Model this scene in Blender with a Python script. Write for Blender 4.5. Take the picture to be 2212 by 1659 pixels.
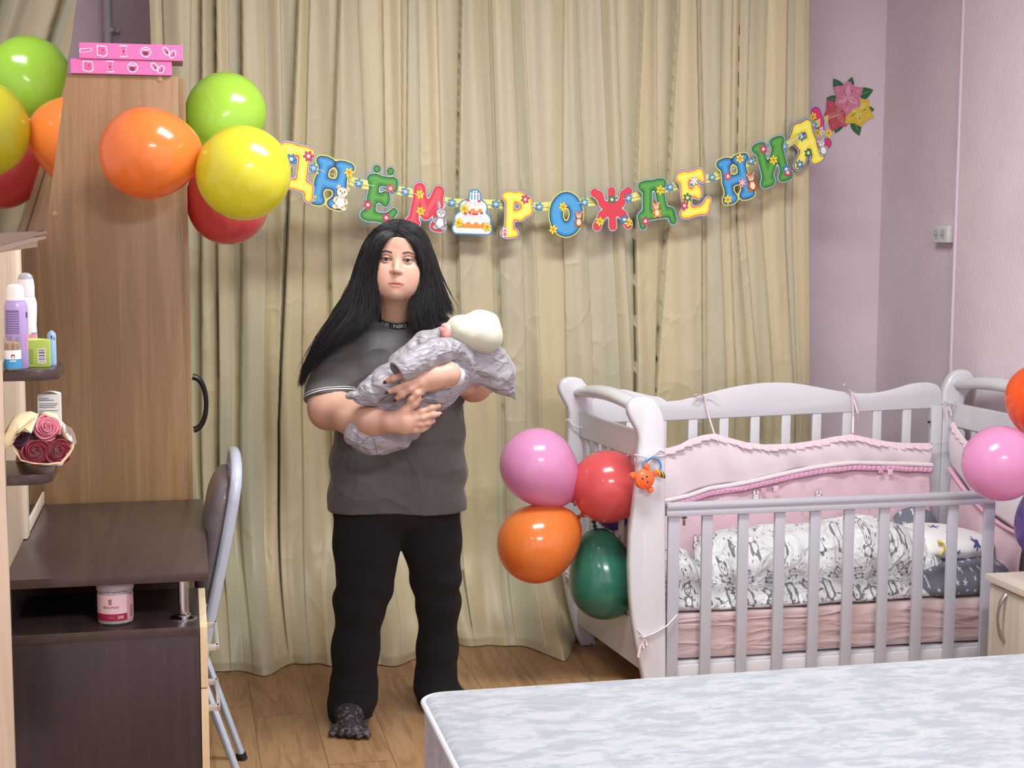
import bpy, bmesh, math, random
import numpy as np
from mathutils import Vector, Matrix, Euler
random.seed(7); np.random.seed(7)
for o in list(bpy.data.objects): bpy.data.objects.remove(o)
SC = bpy.context.scene; COL = SC.collection

# ------------------------------------------------------------------ camera
FPX = 3200.0; CAMH = 1.56
PITCH, YAW, ROLL = map(math.radians, (6.12, 12.509, 0.215))
cy, sy, cp, sp, cr, sr = math.cos(YAW), math.sin(YAW), math.cos(PITCH), math.sin(PITCH), math.cos(ROLL), math.sin(ROLL)
VF = np.array([sy*cp, cy*cp, -sp]); R0 = np.array([cy, -sy, 0.0]); U0 = np.cross(R0, VF)
VR = cr*R0 + sr*U0; VU = -sr*R0 + cr*U0
cd = bpy.data.cameras.new('camera'); cam = bpy.data.objects.new('camera', cd); COL.objects.link(cam)
cd.sensor_width = 36.0; cd.lens = FPX/2212*36.0; cd.clip_start = 0.05; cd.clip_end = 50
cam.matrix_world = Matrix(((VR[0], VU[0], -VF[0], 0), (VR[1], VU[1], -VF[1], 0), (VR[2], VU[2], -VF[2], CAMH), (0, 0, 0, 1)))
SC.camera = cam
def P(px, py, Y):
    d = VF*FPX + VR*(px-1106) - VU*(py-829.5); t = Y/d[1]
    return np.array([d[0]*t, Y, d[2]*t+CAMH])
def PZ(px, py, z):
    d = VF*FPX + VR*(px-1106) - VU*(py-829.5); t = (z-CAMH)/d[2]
    return np.array([d[0]*t, d[1]*t, z])

# ------------------------------------------------------------------ light
SC.view_settings.view_transform = 'Standard'; SC.view_settings.look = 'None'
SC.view_settings.exposure = 0.25; SC.view_settings.gamma = 1.0; SC.view_settings.use_curve_mapping = False
w = bpy.data.worlds.new('world'); SC.world = w; w.use_nodes = True
w.node_tree.nodes['Background'].inputs[0].default_value = (0.02, 0.025, 0.04, 1)
LAMPS = [((1.15, 3.60), 52), ((1.15, 0.2), 110)]
for (lx, ly), pw in LAMPS:
    ld = bpy.data.lights.new('ceiling_light', 'AREA'); ld.shape = 'RECTANGLE'; ld.size = 1.15; ld.size_y = 0.5
    ld.energy = pw; ld.color = (0.97, 0.99, 1.0)
    lo = bpy.data.objects.new('ceiling_light', ld); COL.objects.link(lo); lo.location = (lx, ly, 2.975)

# ------------------------------------------------------------------ helpers
def lin(c):
    out = []
    for v in c[:3]:
        v = v/255.0; out.append(v/12.92 if v <= 0.04045 else ((v+0.055)/1.055)**2.4)
    return tuple(out)+(1.0,)
class NX:
    """node expression helper"""
    def __init__(s, nt, sock): s.nt = nt; s.s = sock
    def _m(s, op, *a):
        n = s.nt.nodes.new('ShaderNodeMath'); n.operation = op
        for i, v in enumerate((s,)+a):
            if isinstance(v, NX): s.nt.links.new(v.s, n.inputs[i])
            else: n.inputs[i].default_value = v
        return NX(s.nt, n.outputs[0])
    def __add__(s, o): return s._m('ADD', o)
    def __sub__(s, o): return s._m('SUBTRACT', o)
    def __mul__(s, o): return s._m('MULTIPLY', o)
    def __truediv__(s, o): return s._m('DIVIDE', o)
    def abs(s): return s._m('ABSOLUTE')
    def frac(s): return s._m('FRACT')
    def floor(s): return s._m('FLOOR')
    def sin(s): return s._m('SINE')
    def cos(s): return s._m('COSINE')
    def sqrt(s): return s._m('SQRT')
    def min(s, o): return s._m('MINIMUM', o)
    def max(s, o): return s._m('MAXIMUM', o)
    def lt(s, o): return s._m('LESS_THAN', o)
    def gt(s, o): return s._m('GREATER_THAN', o)
    def pow(s, o): return s._m('POWER', o)
    def step(s, a, b):
        n = s.nt.nodes.new('ShaderNodeMapRange'); n.interpolation_type = 'SMOOTHSTEP'
        s.nt.links.new(s.s, n.inputs[0]); n.inputs[1].default_value = a; n.inputs[2].default_value = b
        return NX(s.nt, n.outputs[0])
def coords(nt, kind='Object', scale=(1, 1, 1), rot=(0, 0, 0)):
    tc = nt.nodes.new('ShaderNodeTexCoord'); mp = nt.nodes.new('ShaderNodeMapping')
    nt.links.new(tc.outputs[kind], mp.inputs[0]); mp.inputs['Scale'].default_value = scale; mp.inputs['Rotation'].default_value = rot
    return mp.outputs[0]
def xyz(nt, v):
    n = nt.nodes.new('ShaderNodeSeparateXYZ'); nt.links.new(v, n.inputs[0]); return [NX(nt, o) for o in n.outputs]
def noise(nt, v, scale=5, detail=4, rough=0.5, dist=0.0, typ=None):
    n = nt.nodes.new('ShaderNodeTexNoise'); n.inputs['Scale'].default_value = scale; n.inputs['Detail'].default_value = detail
    n.inputs['Roughness'].default_value = rough; n.inputs['Distortion'].default_value = dist
    if typ: n.noise_type = typ
    nt.links.new(v, n.inputs['Vector']); return NX(nt, n.outputs[0])
def mixc(nt, fac, a, b):
    n = nt.nodes.new('ShaderNodeMix'); n.data_type = 'RGBA'
    if isinstance(fac, NX): nt.links.new(fac.s, n.inputs[0])
    else: n.inputs[0].default_value = fac
    for v, i in ((a, 6), (b, 7)):
        if isinstance(v, tuple): n.inputs[i].default_value = v
        else: nt.links.new(v, n.inputs[i])
    return n.outputs[2]
def bumpn(nt, bs, h, strength=0.3, dist=0.01):
    b = nt.nodes.new('ShaderNodeBump'); b.inputs['Strength'].default_value = strength; b.inputs['Distance'].default_value = dist
    nt.links.new(h.s, b.inputs['Height']); nt.links.new(b.outputs[0], bs.inputs['Normal']); return b
_mats = {}
def mat(name, rgb, rough=0.5, metal=0.0, coat=0.0, sheen=0.0, spec=None, trans=0.0, emit=0.0, var=None, bump=None, kind='Object', sss=0.0, alpha=1.0, translucent=0.0, ior=None):
    """principled material; var=(rgb2, scale_xyz, noise_scale, detail, lo, hi); bump=(scale_xyz, noise_scale, detail, strength, dist)"""
    if name in _mats: return _mats[name]
    m = bpy.data.materials.new(name); m.use_nodes = True; nt = m.node_tree; bs = nt.nodes['Principled BSDF']
    bs.inputs['Base Color'].default_value = lin(rgb); bs.inputs['Roughness'].default_value = rough; bs.inputs['Metallic'].default_value = metal
    bs.inputs['Coat Weight'].default_value = coat; bs.inputs['Coat Roughness'].default_value = 0.08
    if sheen: bs.inputs['Sheen Weight'].default_value = sheen; bs.inputs['Sheen Roughness'].default_value = 0.4
    if spec is not None: bs.inputs['Specular IOR Level'].default_value = spec
    if trans: bs.inputs['Transmission Weight'].default_value = trans
    if ior: bs.inputs['IOR'].default_value = ior
    if emit: bs.inputs['Emission Color'].default_value = lin(rgb); bs.inputs['Emission Strength'].default_value = emit
    if sss: bs.inputs['Subsurface Weight'].default_value = sss; bs.inputs['Subsurface Radius'].default_value = (1, .35, .2); bs.inputs['Subsurface Scale'].default_value = 0.012
    if alpha < 1: bs.inputs['Alpha'].default_value = alpha
    colsock = None
    if var:
        rgb2, sc, ns, det, lo, hi = var
        n = noise(nt, coords(nt, kind, sc), ns, det, 0.6).step(lo, hi)
        colsock = mixc(nt, n, lin(rgb), lin(rgb2)); nt.links.new(colsock, bs.inputs['Base Color'])
    if bump:
        sc, ns, det, st, di = bump
        bumpn(nt, bs, noise(nt, coords(nt, kind, sc), ns, det, 0.6), st, di)
    if translucent:
        tr = nt.nodes.new('ShaderNodeBsdfTranslucent'); mx = nt.nodes.new('ShaderNodeMixShader'); mx.inputs[0].default_value = translucent
        tr.inputs[0].default_value = lin(rgb)
        if colsock: nt.links.new(colsock, tr.inputs[0])
        out = nt.nodes['Material Output']; nt.links.new(bs.outputs[0], mx.inputs[1]); nt.links.new(tr.outputs[0], mx.inputs[2]); nt.links.new(mx.outputs[0], out.inputs[0])
    _mats[name] = m; return m

def crease(m, layers, strength=.6, dist=.01, kind='Object'):
    """adds sharp fabric creases: layers = [(scale_xyz, rot, noise_scale, sharpness, weight)]"""
    nt = m.node_tree; bs = nt.nodes['Principled BSDF']; tot = None
    for sc, rot, ns, sh, wt in layers:
        k = noise(nt, coords(nt, kind, sc, rot), ns, 2, .5, .6); r = ((k-.5).abs()*(-sh)+1.0).max(0.0).pow(1.4)*wt
        tot = r if tot is None else tot+r
    b = nt.nodes.new('ShaderNodeBump'); b.inputs['Strength'].default_value = strength; b.inputs['Distance'].default_value = dist; nt.links.new(tot.s, b.inputs['Height'])
    if bs.inputs['Normal'].links: nt.links.new(bs.inputs['Normal'].links[0].from_socket, b.inputs['Normal'])
    nt.links.new(b.outputs[0], bs.inputs['Normal']); return m
def wpos(o):
    p = Vector((0, 0, 0))
    while o is not None: p = p+o.location; o = o.parent
    return p
def tag(o, label=None, cat=None, group=None, kind=None):
    if label: o['label'] = label
    if cat: o['category'] = cat
    if group: o['group'] = group
    if kind: o['kind'] = kind
    return o
def thing(name, loc, label, cat, group=None):
    o = bpy.data.objects.new(name, None); COL.objects.link(o); o.location = tuple(float(v) for v in loc); o.empty_display_size = 0.05
    return tag(o, label, cat, group)
def link_mesh(name, me, parent=None):
    o = bpy.data.objects.new(name, me); COL.objects.link(o)
    if parent is not None:
        wp = wpos(parent); o.parent = parent; o.location = -wp
    return o
class MB:
    """collects verts/faces with materials; everything in world coordinates"""
    def __init__(s): s.v = []; s.f = []; s.m = []; s.n = 0; s.mats = []
    def mi(s, m):
        if m not in s.mats: s.mats.append(m)
        return s.mats.index(m)
    def add(s, v, f, m=None):
        v = np.asarray(v, float); k = s.mi(m)
        s.v.append(v); s.f += [tuple(int(i)+s.n for i in q) for q in f]; s.m += [k]*len(f); s.n += len(v); return s
    def box(s, lo, hi, m=None, bev=0.0, rot=None, piv=None):
        bm = bmesh.new(); bmesh.ops.create_cube(bm, size=1)
        lo = np.array(lo, float); hi = np.array(hi, float); c = (lo+hi)/2; d = hi-lo
        for v in bm.verts: v.co = Vector((v.co.x*d[0], v.co.y*d[1], v.co.z*d[2]))
        if bev: bmesh.ops.bevel(bm, geom=list(bm.edges), offset=bev, segments=2, affect='EDGES', profile=0.6)
        M = Matrix.Translation(c)
        if rot is not None:
            pv = Vector(c if piv is None else piv); M = Matrix.Translation(pv) @ Euler(rot).to_matrix().to_4x4() @ Matrix.Translation(-pv) @ M
        bm.transform(M); s.bm(bm, m); return s
    def bm(s, bm, m=None):
        bm.verts.index_update(); s.add([v.co[:] for v in bm.verts], [[v.index for v in f.verts] for f in bm.faces], m); bm.free()
    def tube(s, pts, r, m=None, seg=10, caps=True, flat=None, closed=False):
        pts = np.array(pts, float); n = len(pts); rr = np.full(n, r) if np.isscalar(r) else np.array(r, float)
        t = np.zeros_like(pts)
        if closed: t = np.roll(pts, -1, 0)-np.roll(pts, 1, 0)
        else:
            t[1:-1] = pts[2:]-pts[:-2]; t[0] = pts[1]-pts[0]; t[-1] = pts[-1]-pts[-2]
        t /= np.maximum(np.linalg.norm(t, axis=1, keepdims=True), 1e-9)
        up = np.array([0, 0, 1.0]) if abs(t[0][2]) < 0.9 else np.array([0, 1.0, 0])
        a = np.cross(up, t[0]); a /= np.linalg.norm(a); V = []
        for i in range(n):
            a = a-t[i]*np.dot(a, t[i]); a /= max(np.linalg.norm(a), 1e-9); b = np.cross(t[i], a)
            for k in range(seg):
                th = 2*math.pi*k/seg; fl = 1.0 if flat is None else flat
                V.append(pts[i]+rr[i]*(a*math.cos(th)+b*math.sin(th)*fl))
        F = []
        for i in range(n if closed else n-1):
            j = (i+1) % n
            for k in range(seg): F.append((i*seg+k, i*seg+(k+1) % seg, j*seg+(k+1) % seg, j*seg+k))
        if caps and not closed: F.append(tuple(range(seg))[::-1]); F.append(tuple((n-1)*seg+k for k in range(seg)))
        s.add(V, F, m); return s
    def lathe(s, prof, c, m=None, seg=40, axis=(0, 0, 1)):
        """prof: [(r, h)] along axis from c"""
        ax = np.array(axis, float); ax /= np.linalg.norm(ax); u = np.cross(ax, [0, 1.0, 0] if abs(ax[1]) < .9 else [1.0, 0, 0]); u /= np.linalg.norm(u); w_ = np.cross(ax, u)
        V = []; F = []; n = len(prof)
        for r, h in prof:
            for k in range(seg):
                th = 2*math.pi*k/seg; V.append(np.array(c)+ax*h+r*(u*math.cos(th)+w_*math.sin(th)))
        for i in range(n-1):
            for k in range(seg): F.append((i*seg+k, i*seg+(k+1) % seg, (i+1)*seg+(k+1) % seg, (i+1)*seg+k))
        if prof[0][0] > 1e-4: F.append(tuple(range(seg))[::-1])
        if prof[-1][0] > 1e-4: F.append(tuple((n-1)*seg+k for k in range(seg)))
        s.add(V, F, m); return s
    def prism(s, poly, org, ux, uy, depth, m=None, bev=0.0, seg=3):
        """2-D polygon in plane (org, ux, uy) extruded along ux x uy by depth"""
        org = Vector(org); ux = Vector(ux).normalized(); uy = Vector(uy).normalized(); n = ux.cross(uy)
        bm = bmesh.new(); vs = [bm.verts.new(org+ux*float(a)+uy*float(b)) for a, b in poly]
        f = bm.faces.new(vs); r = bmesh.ops.extrude_face_region(bm, geom=[f])
        nv = [g for g in r['geom'] if isinstance(g, bmesh.types.BMVert)]
        bmesh.ops.translate(bm, verts=nv, vec=n*depth)
        bmesh.ops.recalc_face_normals(bm, faces=list(bm.faces))
        if bev:
            ed = [e for e in bm.edges if len(e.link_faces) == 2 and any(len(q.verts) == len(poly) for q in e.link_faces)]
            bmesh.ops.bevel(bm, geom=ed, offset=bev, segments=seg, affect='EDGES', profile=0.5)
        s.bm(bm, m); return s
    def build(s, name, parent=None, m=None, smooth=True, ang=35, uv=None):
        me = bpy.data.meshes.new(name); V = np.concatenate(s.v)
        me.from_pydata(V.tolist(), [], s.f)
        ms = [x if x is not None else m for x in s.mats]
        for x in ms: me.materials.append(x)
        me.polygons.foreach_set('material_index', s.m)
        me.polygons.foreach_set('use_smooth', [smooth]*len(s.f))
        if smooth and ang: me.set_sharp_from_angle(angle=math.radians(ang))
        me.update()
        return link_mesh(name, me, parent)
def grid_mesh(name, V, m, parent=None, uv=None, close_u=False, col=None, sharp=None):
    """V (nu, nv, 3)"""
    nu, nv = V.shape[:2]; me = bpy.data.meshes.new(name)
    i = np.arange(nu if close_u else nu-1)[:, None]; j = np.arange(nv-1)[None, :]; i2 = (i+1) % nu
    F = np.stack([i*nv+j+0*i, i2*nv+j, i2*nv+j+1, i*nv+j+1], -1).reshape(-1, 4)
    fast_mesh(me, V.reshape(-1, 3), F)
    me.materials.append(m)
    if uv is not None:
        l = me.uv_layers.new(name='UVMap'); U = uv.reshape(-1, 2)[F.reshape(-1)]
        l.data.foreach_set('uv', U.reshape(-1).astype(np.float32))
    if sharp: me.set_sharp_from_angle(angle=math.radians(sharp))
    return link_mesh(name, me, parent)
def fast_mesh(me, V, F):
    nF = len(F); me.vertices.add(len(V)); me.vertices.foreach_set('co', np.asarray(V, np.float32).reshape(-1))
    me.loops.add(nF*4); me.loops.foreach_set('vertex_index', np.asarray(F, np.int32).reshape(-1))
    me.polygons.add(nF); me.polygons.foreach_set('loop_start', np.arange(nF, dtype=np.int32)*4)
    me.polygons.foreach_set('use_smooth', np.ones(nF, bool))
    me.update(calc_edges=True); me.validate()
def solid(o, t, off=-1.0):
    md = o.modifiers.new('thickness', 'SOLIDIFY'); md.thickness = t; md.offset = off; return o

# ---- implicit surfaces -----------------------------------------------------
_K = np.random.RandomState(3)
def fbm(p, freq, seed=0, octv=3):
    """cheap smooth 3-D noise from warped sines, about -1..1; p = (x,y,z) arrays"""
    rs = np.random.RandomState(seed); x, y, z = p; out = 0; a = 1.0; tot = 0
    for o in range(octv):
        for k in range(3):
            d = rs.normal(size=3); d /= np.linalg.norm(d); d = d*freq*rs.uniform(.7, 1.3); ph = rs.uniform(0, 6.28, 3); e = rs.normal(size=3); e = e/np.linalg.norm(e)*freq*.8
            out = out+a*np.sin(d[0]*x+d[1]*y+d[2]*z+ph[0]+1.3*np.sin(e[0]*x+e[1]*y+e[2]*z+ph[1])); tot += a*.8
        a *= .5; freq *= 2.1
    return out/tot
def ridge(p, freq, seed=0, octv=2):
    return 1-np.abs(np.clip(fbm(p, freq, seed, octv), -1, 1))*2
class SDF:
    def __init__(s, lo, hi, res):
        s.lo = np.array(lo, float); s.res = res; s.n = np.ceil((np.array(hi)-s.lo)/res).astype(int)+1
        s.d = np.full(s.n, 0.5, np.float32)
        s.ax = [(s.lo[i]+res*np.arange(s.n[i])).astype(np.float32) for i in range(3)]
    def sub(s, lo, hi, pad):
        a = np.clip(np.floor((np.array(lo)-pad-s.lo)/s.res).astype(int), 0, s.n); b = np.clip(np.ceil((np.array(hi)+pad-s.lo)/s.res).astype(int)+1, 0, s.n)
        sl = tuple(slice(a[i], b[i]) for i in range(3))
        return sl, (s.ax[0][sl[0]][:, None, None], s.ax[1][sl[1]][None, :, None], s.ax[2][sl[2]][None, None, :])
    def put(s, fn, lo, hi, k=0.01, op='u', disp=None):
        sl, p = s.sub(lo, hi, k+3*s.res)
        if min(x.size for x in p) == 0: return s
        b = fn(*p)
        if disp is not None: b = b+disp(*p)
        a = s.d[sl]
        if op == 'u':
            if k > 0: h = np.maximum(k-np.abs(a-b), 0)/k; r = np.minimum(a, b)-h*h*k*.25
            else: r = np.minimum(a, b)
        else:
            b = -b
            if k > 0: h = np.maximum(k-np.abs(a-b), 0)/k; r = np.maximum(a, b)+h*h*k*.25
            else: r = np.maximum(a, b)
        s.d[sl] = r; return s
    def ell(s, c, r, k=0.01, op='u', M=None, disp=None):
        c = np.array(c, float); r = np.array(r, float); R = r.max()
        def fn(x, y, z):
            x = x-c[0]; y = y-c[1]; z = z-c[2]
            if M is not None: x, y, z = (M[0][0]*x+M[0][1]*y+M[0][2]*z, M[1][0]*x+M[1][1]*y+M[1][2]*z, M[2][0]*x+M[2][1]*y+M[2][2]*z)
            k0 = np.sqrt((x/r[0])**2+(y/r[1])**2+(z/r[2])**2); k1 = np.sqrt((x/r[0]**2)**2+(y/r[1]**2)**2+(z/r[2]**2)**2)
            return k0*(k0-1)/np.maximum(k1, 1e-6)
        ext = R if M is not None else r
        return s.put(fn, c-ext, c+ext, k, op, disp)
    def limb(s, pts, rad, k=0.01, op='u', disp=None, kj=None, sq=None):
        """tapered capsule chain as one smooth primitive; sq=(axis vector, factor) flattens"""
        pts = np.array(pts, float); rad = np.full(len(pts), rad) if np.isscalar(rad) else np.array(rad, float)
        kj = rad.min()*.5 if kj is None else kj
        def fn(x, y, z):
            out = None
            for i in range(len(pts)-1):
                a, b = pts[i], pts[i+1]; ab = b-a; L = (ab@ab)+1e-12
                t = np.clip(((x-a[0])*ab[0]+(y-a[1])*ab[1]+(z-a[2])*ab[2])/L, 0, 1)
                dx = x-a[0]-t*ab[0]; dy = y-a[1]-t*ab[1]; dz = z-a[2]-t*ab[2]
                q = dx*dx+dy*dy+dz*dz
                if sq is not None:
                    e, f_ = sq; pr = dx*e[0]+dy*e[1]+dz*e[2]; q = q+pr*pr*(1/f_**2-1)
                d = np.sqrt(q)-(rad[i]+(rad[i+1]-rad[i])*t)
                if out is None: out = d
                else: h = np.maximum(kj-np.abs(out-d), 0)/kj; out = np.minimum(out, d)-h*h*kj*.25
            return out
        return s.put(fn, pts.min(0)-rad.max(), pts.max(0)+rad.max(), k, op, disp)
    def mesh(s, smooth=1):
        d = s.d; ins = d < 0; n = s.n
        c = np.zeros(n-1, np.uint8)
        for dx in (0, 1):
            for dy in (0, 1):
                for dz in (0, 1): c += ins[dx:n[0]-1+dx, dy:n[1]-1+dy, dz:n[2]-1+dz]
        act = (c > 0) & (c < 8); I = np.argwhere(act); idx = -np.ones(n-1, np.int64); idx[tuple(I.T)] = np.arange(len(I))
        acc = np.zeros((len(I), 3)); cnt = np.zeros(len(I))
        for ax_ in range(3):
            o = [i for i in range(3) if i != ax_]
            for u in (0, 1):
                for v in (0, 1):
                    a = I.copy(); a[:, o[0]] += u; a[:, o[1]] += v; b = a.copy(); b[:, ax_] += 1
                    da = d[tuple(a.T)]; db = d[tuple(b.T)]; m = (da < 0) != (db < 0)
                    t = np.where(m, da/np.where(m, da-db, 1), 0)
                    pnt = (a-I).astype(float); pnt[:, ax_] += t
                    acc[m] += pnt[m]; cnt[m] += 1
        V = (I+acc/cnt[:, None])*s.res+s.lo
        Fs = []
        for ax_ in range(3):
            o = [(ax_+1) % 3, (ax_+2) % 3]
            sl1 = [slice(None)]*3; sl2 = [slice(None)]*3; sl1[ax_] = slice(0, n[ax_]-1); sl2[ax_] = slice(1, n[ax_])
            e = ins[tuple(sl1)] != ins[tuple(sl2)]
            for q in o:
                pass
            E = np.argwhere(e); ok = np.ones(len(E), bool)
            for q in o: ok &= (E[:, q] > 0) & (E[:, q] < n[q]-1)
            E = E[ok]; fl = ins[tuple(E.T)]
            def g(u, v):
                a = E.copy(); a[:, o[0]] -= u; a[:, o[1]] -= v; return idx[tuple(a.T)]
            q4 = np.stack([g(0, 0), g(1, 0), g(1, 1), g(0, 1)], -1)
            q4[~fl] = q4[~fl][:, ::-1]; Fs.append(q4)
        F = np.concatenate(Fs)
        for _ in range(smooth):
            S = np.zeros_like(V); C = np.zeros(len(V))
            for k in range(4):
                np.add.at(S, F[:, k], V[F[:, (k+1) % 4]]); np.add.at(C, F[:, k], 1)
                np.add.at(S, F[:, (k+1) % 4], V[F[:, k]]); np.add.at(C, F[:, (k+1) % 4], 1)
            V = V*.5+.5*S/np.maximum(C, 1)[:, None]
        return V, F
def sdf_obj(name, parts, m, parent=None, colfn=None):
    """parts: list of (V, F[, mat_index]); m: material or list"""
    V = np.concatenate([p[0] for p in parts]); F = []; mi = []; n = 0; cols = []
    for p in parts:
        F.append(p[1]+n); n += len(p[0]); mi += [p[2] if len(p) > 2 else 0]*len(p[1])
    me = bpy.data.meshes.new(name); fast_mesh(me, V, np.concatenate(F))
    for x in (m if isinstance(m, list) else [m]): me.materials.append(x)
    me.polygons.foreach_set('material_index', mi)
    if colfn is not None:
        ca = me.color_attributes.new('paint', 'FLOAT_COLOR', 'POINT')
        c = colfn(V); ca.data.foreach_set('color', np.concatenate([c, np.ones((len(c), 1))], 1).astype(np.float32).reshape(-1))
    return link_mesh(name, me, parent)

# ---- 2-D stickers: union of strokes -> outlines ------------------------------
def contours2d(strokes, r0, levels, res=0.02, pad=0.35):
    """strokes: list of polylines [(x,y[,r])]; returns {level: [loops]} where surface is dist<r0+level"""
    pts = np.array([q[:2] for st in strokes for q in st], float); lo = pts.min(0)-r0*2-pad; hi = pts.max(0)+r0*2+pad
    nx, ny = np.ceil((hi-lo)/res).astype(int)+1
    X = lo[0]+res*np.arange(nx)[:, None]; Y = lo[1]+res*np.arange(ny)[None, :]; D = np.full((nx, ny), 9.0)
    for st in strokes:
        st = [tuple(q)+(r0,) if len(q) == 2 else tuple(q) for q in st]
        if len(st) == 1: D = np.minimum(D, np.hypot(X-st[0][0], Y-st[0][1])-st[0][2]); continue
        for a, b in zip(st[:-1], st[1:]):
            dx, dy = b[0]-a[0], b[1]-a[1]; L = dx*dx+dy*dy+1e-9; t = np.clip(((X-a[0])*dx+(Y-a[1])*dy)/L, 0, 1)
            d = np.hypot(X-a[0]-t*dx, Y-a[1]-t*dy)-(a[2]+(b[2]-a[2])*t)
            h = np.maximum(.12*r0/.15-np.abs(D-d), 0); D = np.minimum(D, d)-h*h*.25/(.12*r0/.15)
    return {lv: trace(D-lv, lo, res) for lv in levels}
def trace(D, lo, res):
    ins = D < 0; nx, ny = D.shape; nxt = {}
    def ip(a, b):
        da, db = D[a], D[b]; t = da/(da-db); return (lo[0]+res*(a[0]+(b[0]-a[0])*t), lo[1]+res*(a[1]+(b[1]-a[1])*t))
    s4 = ins[:-1, :-1].astype(int)+ins[1:, :-1]+ins[1:, 1:]+ins[:-1, 1:]
    segs = {}
    for i, j in np.argwhere((s4 > 0) & (s4 < 4)):
        c = [(i, j), (i+1, j), (i+1, j+1), (i, j+1)]; v = [ins[q] for q in c]; ent = []; ex = []
        for k in range(4):
            a, b = c[k], c[(k+1) % 4]
            if v[k] != v[(k+1) % 4]:
                key = (min(a, b), max(a, b)); (ex if v[k] else ent).append((key, ip(a, b) if a < b else ip(b, a)))
        for (k1, p1), (k2, p2) in zip(ex, ent): segs[k1] = (k2, p1)
    loops = []; used = set()
    for s0 in list(segs):
        if s0 in used: continue
        L = []; k = s0
        while k in segs and k not in used: used.add(k); L.append(segs[k][1]); k = segs[k][0]
        if len(L) > 6: loops.append(L)
    return loops
def curve_fill(loops_list):
    """fills closed 2-D loops (holes by even-odd) -> (verts2d, tris)"""
    cu = bpy.data.curves.new('tmp', 'CURVE'); cu.dimensions = '2D'; cu.fill_mode = 'BOTH'
    for L in loops_list:
        st = max(1, len(L)//160); L = L[::st]
        sp_ = cu.splines.new('POLY'); sp_.points.add(len(L)-1)
        for i, (a, b) in enumerate(L): sp_.points[i].co = (a, b, 0, 1)
        sp_.use_cyclic_u = True
    ob = bpy.data.objects.new('tmp', cu); COL.objects.link(ob)
    dg = bpy.context.evaluated_depsgraph_get(); me = ob.evaluated_get(dg).to_mesh()
    V = [tuple(v.co[:2]) for v in me.vertices]; F = [tuple(p.vertices) for p in me.polygons]
    ob.evaluated_get(dg).to_mesh_clear(); bpy.data.objects.remove(ob); bpy.data.curves.remove(cu)
    return V, F
class Sheet:
    """2-D layered printed card placed in the world"""
    def __init__(s, org, ux, uy): s.o = np.array(org, float); s.ux = np.array(ux, float); s.uy = np.array(uy, float); n = np.cross(s.ux, s.uy); s.n = n/np.linalg.norm(n); s.mb = MB()
    def w(s, v, h): v = np.asarray(v, float); return s.o+v[:, :1]*s.ux+v[:, 1:2]*s.uy+s.n*h
    def layer(s, loops, h, m, thick=0.0):
        V, F = curve_fill(loops)
        if not V: return
        s.mb.add(s.w(V, h), F, m)
        if thick:
            s.mb.add(s.w(V, h-thick), [f[::-1] for f in F], m)
            for L in loops:
                n = len(L); st = max(1, n//160); L = L[::st]; n = len(L)
                W = np.concatenate([s.w(L, h), s.w(L, h-thick)]); s.mb.add(W, [(i, (i+1) % n, n+(i+1) % n, n+i) for i in range(n)], m)
    def ell(s, x, y, rx, ry, h, m, rot=0, n=20):
        a = np.arange(n)*2*math.pi/n; c, q = math.cos(rot), math.sin(rot); X = rx*np.cos(a); Y = ry*np.sin(a)
        s.mb.add(s.w(np.stack([x+X*c-Y*q, y+X*q+Y*c], 1), h), [tuple(range(n))], m)
    def poly(s, pts, h, m): s.mb.add(s.w(np.array(pts), h), [tuple(range(len(pts)))], m)
def text_mesh(txt, size, m, org, ux, uy, name, parent, depth=0.0004, align='CENTER', bend=None):
    cu = bpy.data.curves.new('t', 'FONT'); cu.body = txt; cu.size = size; cu.align_x = align; cu.align_y = 'CENTER'; cu.extrude = depth
    ob = bpy.data.objects.new('t', cu); COL.objects.link(ob); dg = bpy.context.evaluated_depsgraph_get(); me = ob.evaluated_get(dg).to_mesh()
    V = np.array([v.co[:] for v in me.vertices]) if len(me.vertices) else np.zeros((1, 3)); F = [tuple(p.vertices) for p in me.polygons]
    ob.evaluated_get(dg).to_mesh_clear(); bpy.data.objects.remove(ob); bpy.data.curves.remove(cu)
    ux = np.array(ux, float); uy = np.array(uy, float); n = np.cross(ux, uy); n /= np.linalg.norm(n)
    W = bend(V) if bend else np.array(org)+V[:, :1]*ux+V[:, 1:2]*uy+V[:, 2:3]*n
    mb = MB(); mb.add(W, F, m); return mb.build(name, parent, smooth=False)
# ================================================================== ROOM
def wallpaper(name, rgb, axis):
    m = mat(name, rgb, rough=0.75, spec=0.25); nt = m.node_tree; bs = nt.nodes['Principled BSDF']
    x, y, z = xyz(nt, coords(nt, 'Object')); u = y if axis == 'y' else x
    row = (z*9.0+noise(nt, coords(nt), 1.5, 1)*0.3); tri = ((u*16.0).frac()-0.5).abs()
    n = noise(nt, coords(nt, 'Object', (1, 1, 1)), 160, 3, .6)
    hb = ((z*90.0+tri*14.0+n*2.2)).sin()
    n2 = noise(nt, coords(nt), 3, 3)
    bumpn(nt, bs, hb*0.4+n*0.8, 0.16, 0.004)
    c = mixc(nt, n2.step(.3, .75), lin(rgb), lin(tuple(v*.965 for v in rgb))); nt.links.new(c, bs.inputs['Base Color']); return m
M_wallb = wallpaper('pink_wallpaper_back', (236, 222, 230), 'x')
M_walls = wallpaper('pink_wallpaper_side', (236, 222, 230), 'y')
M_white = mat('white_paint', (228, 228, 226), rough=.6)
XR, YB, XL, YF, ZC = 3.05, 6.15, -0.56, -1.6, 3.05
def struct(name, m, boxes, bev=0):
    mb = MB()
    for lo, hi in boxes: mb.box(lo, hi, m, bev)
    return tag(mb.build(name, None), kind='structure')
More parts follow.
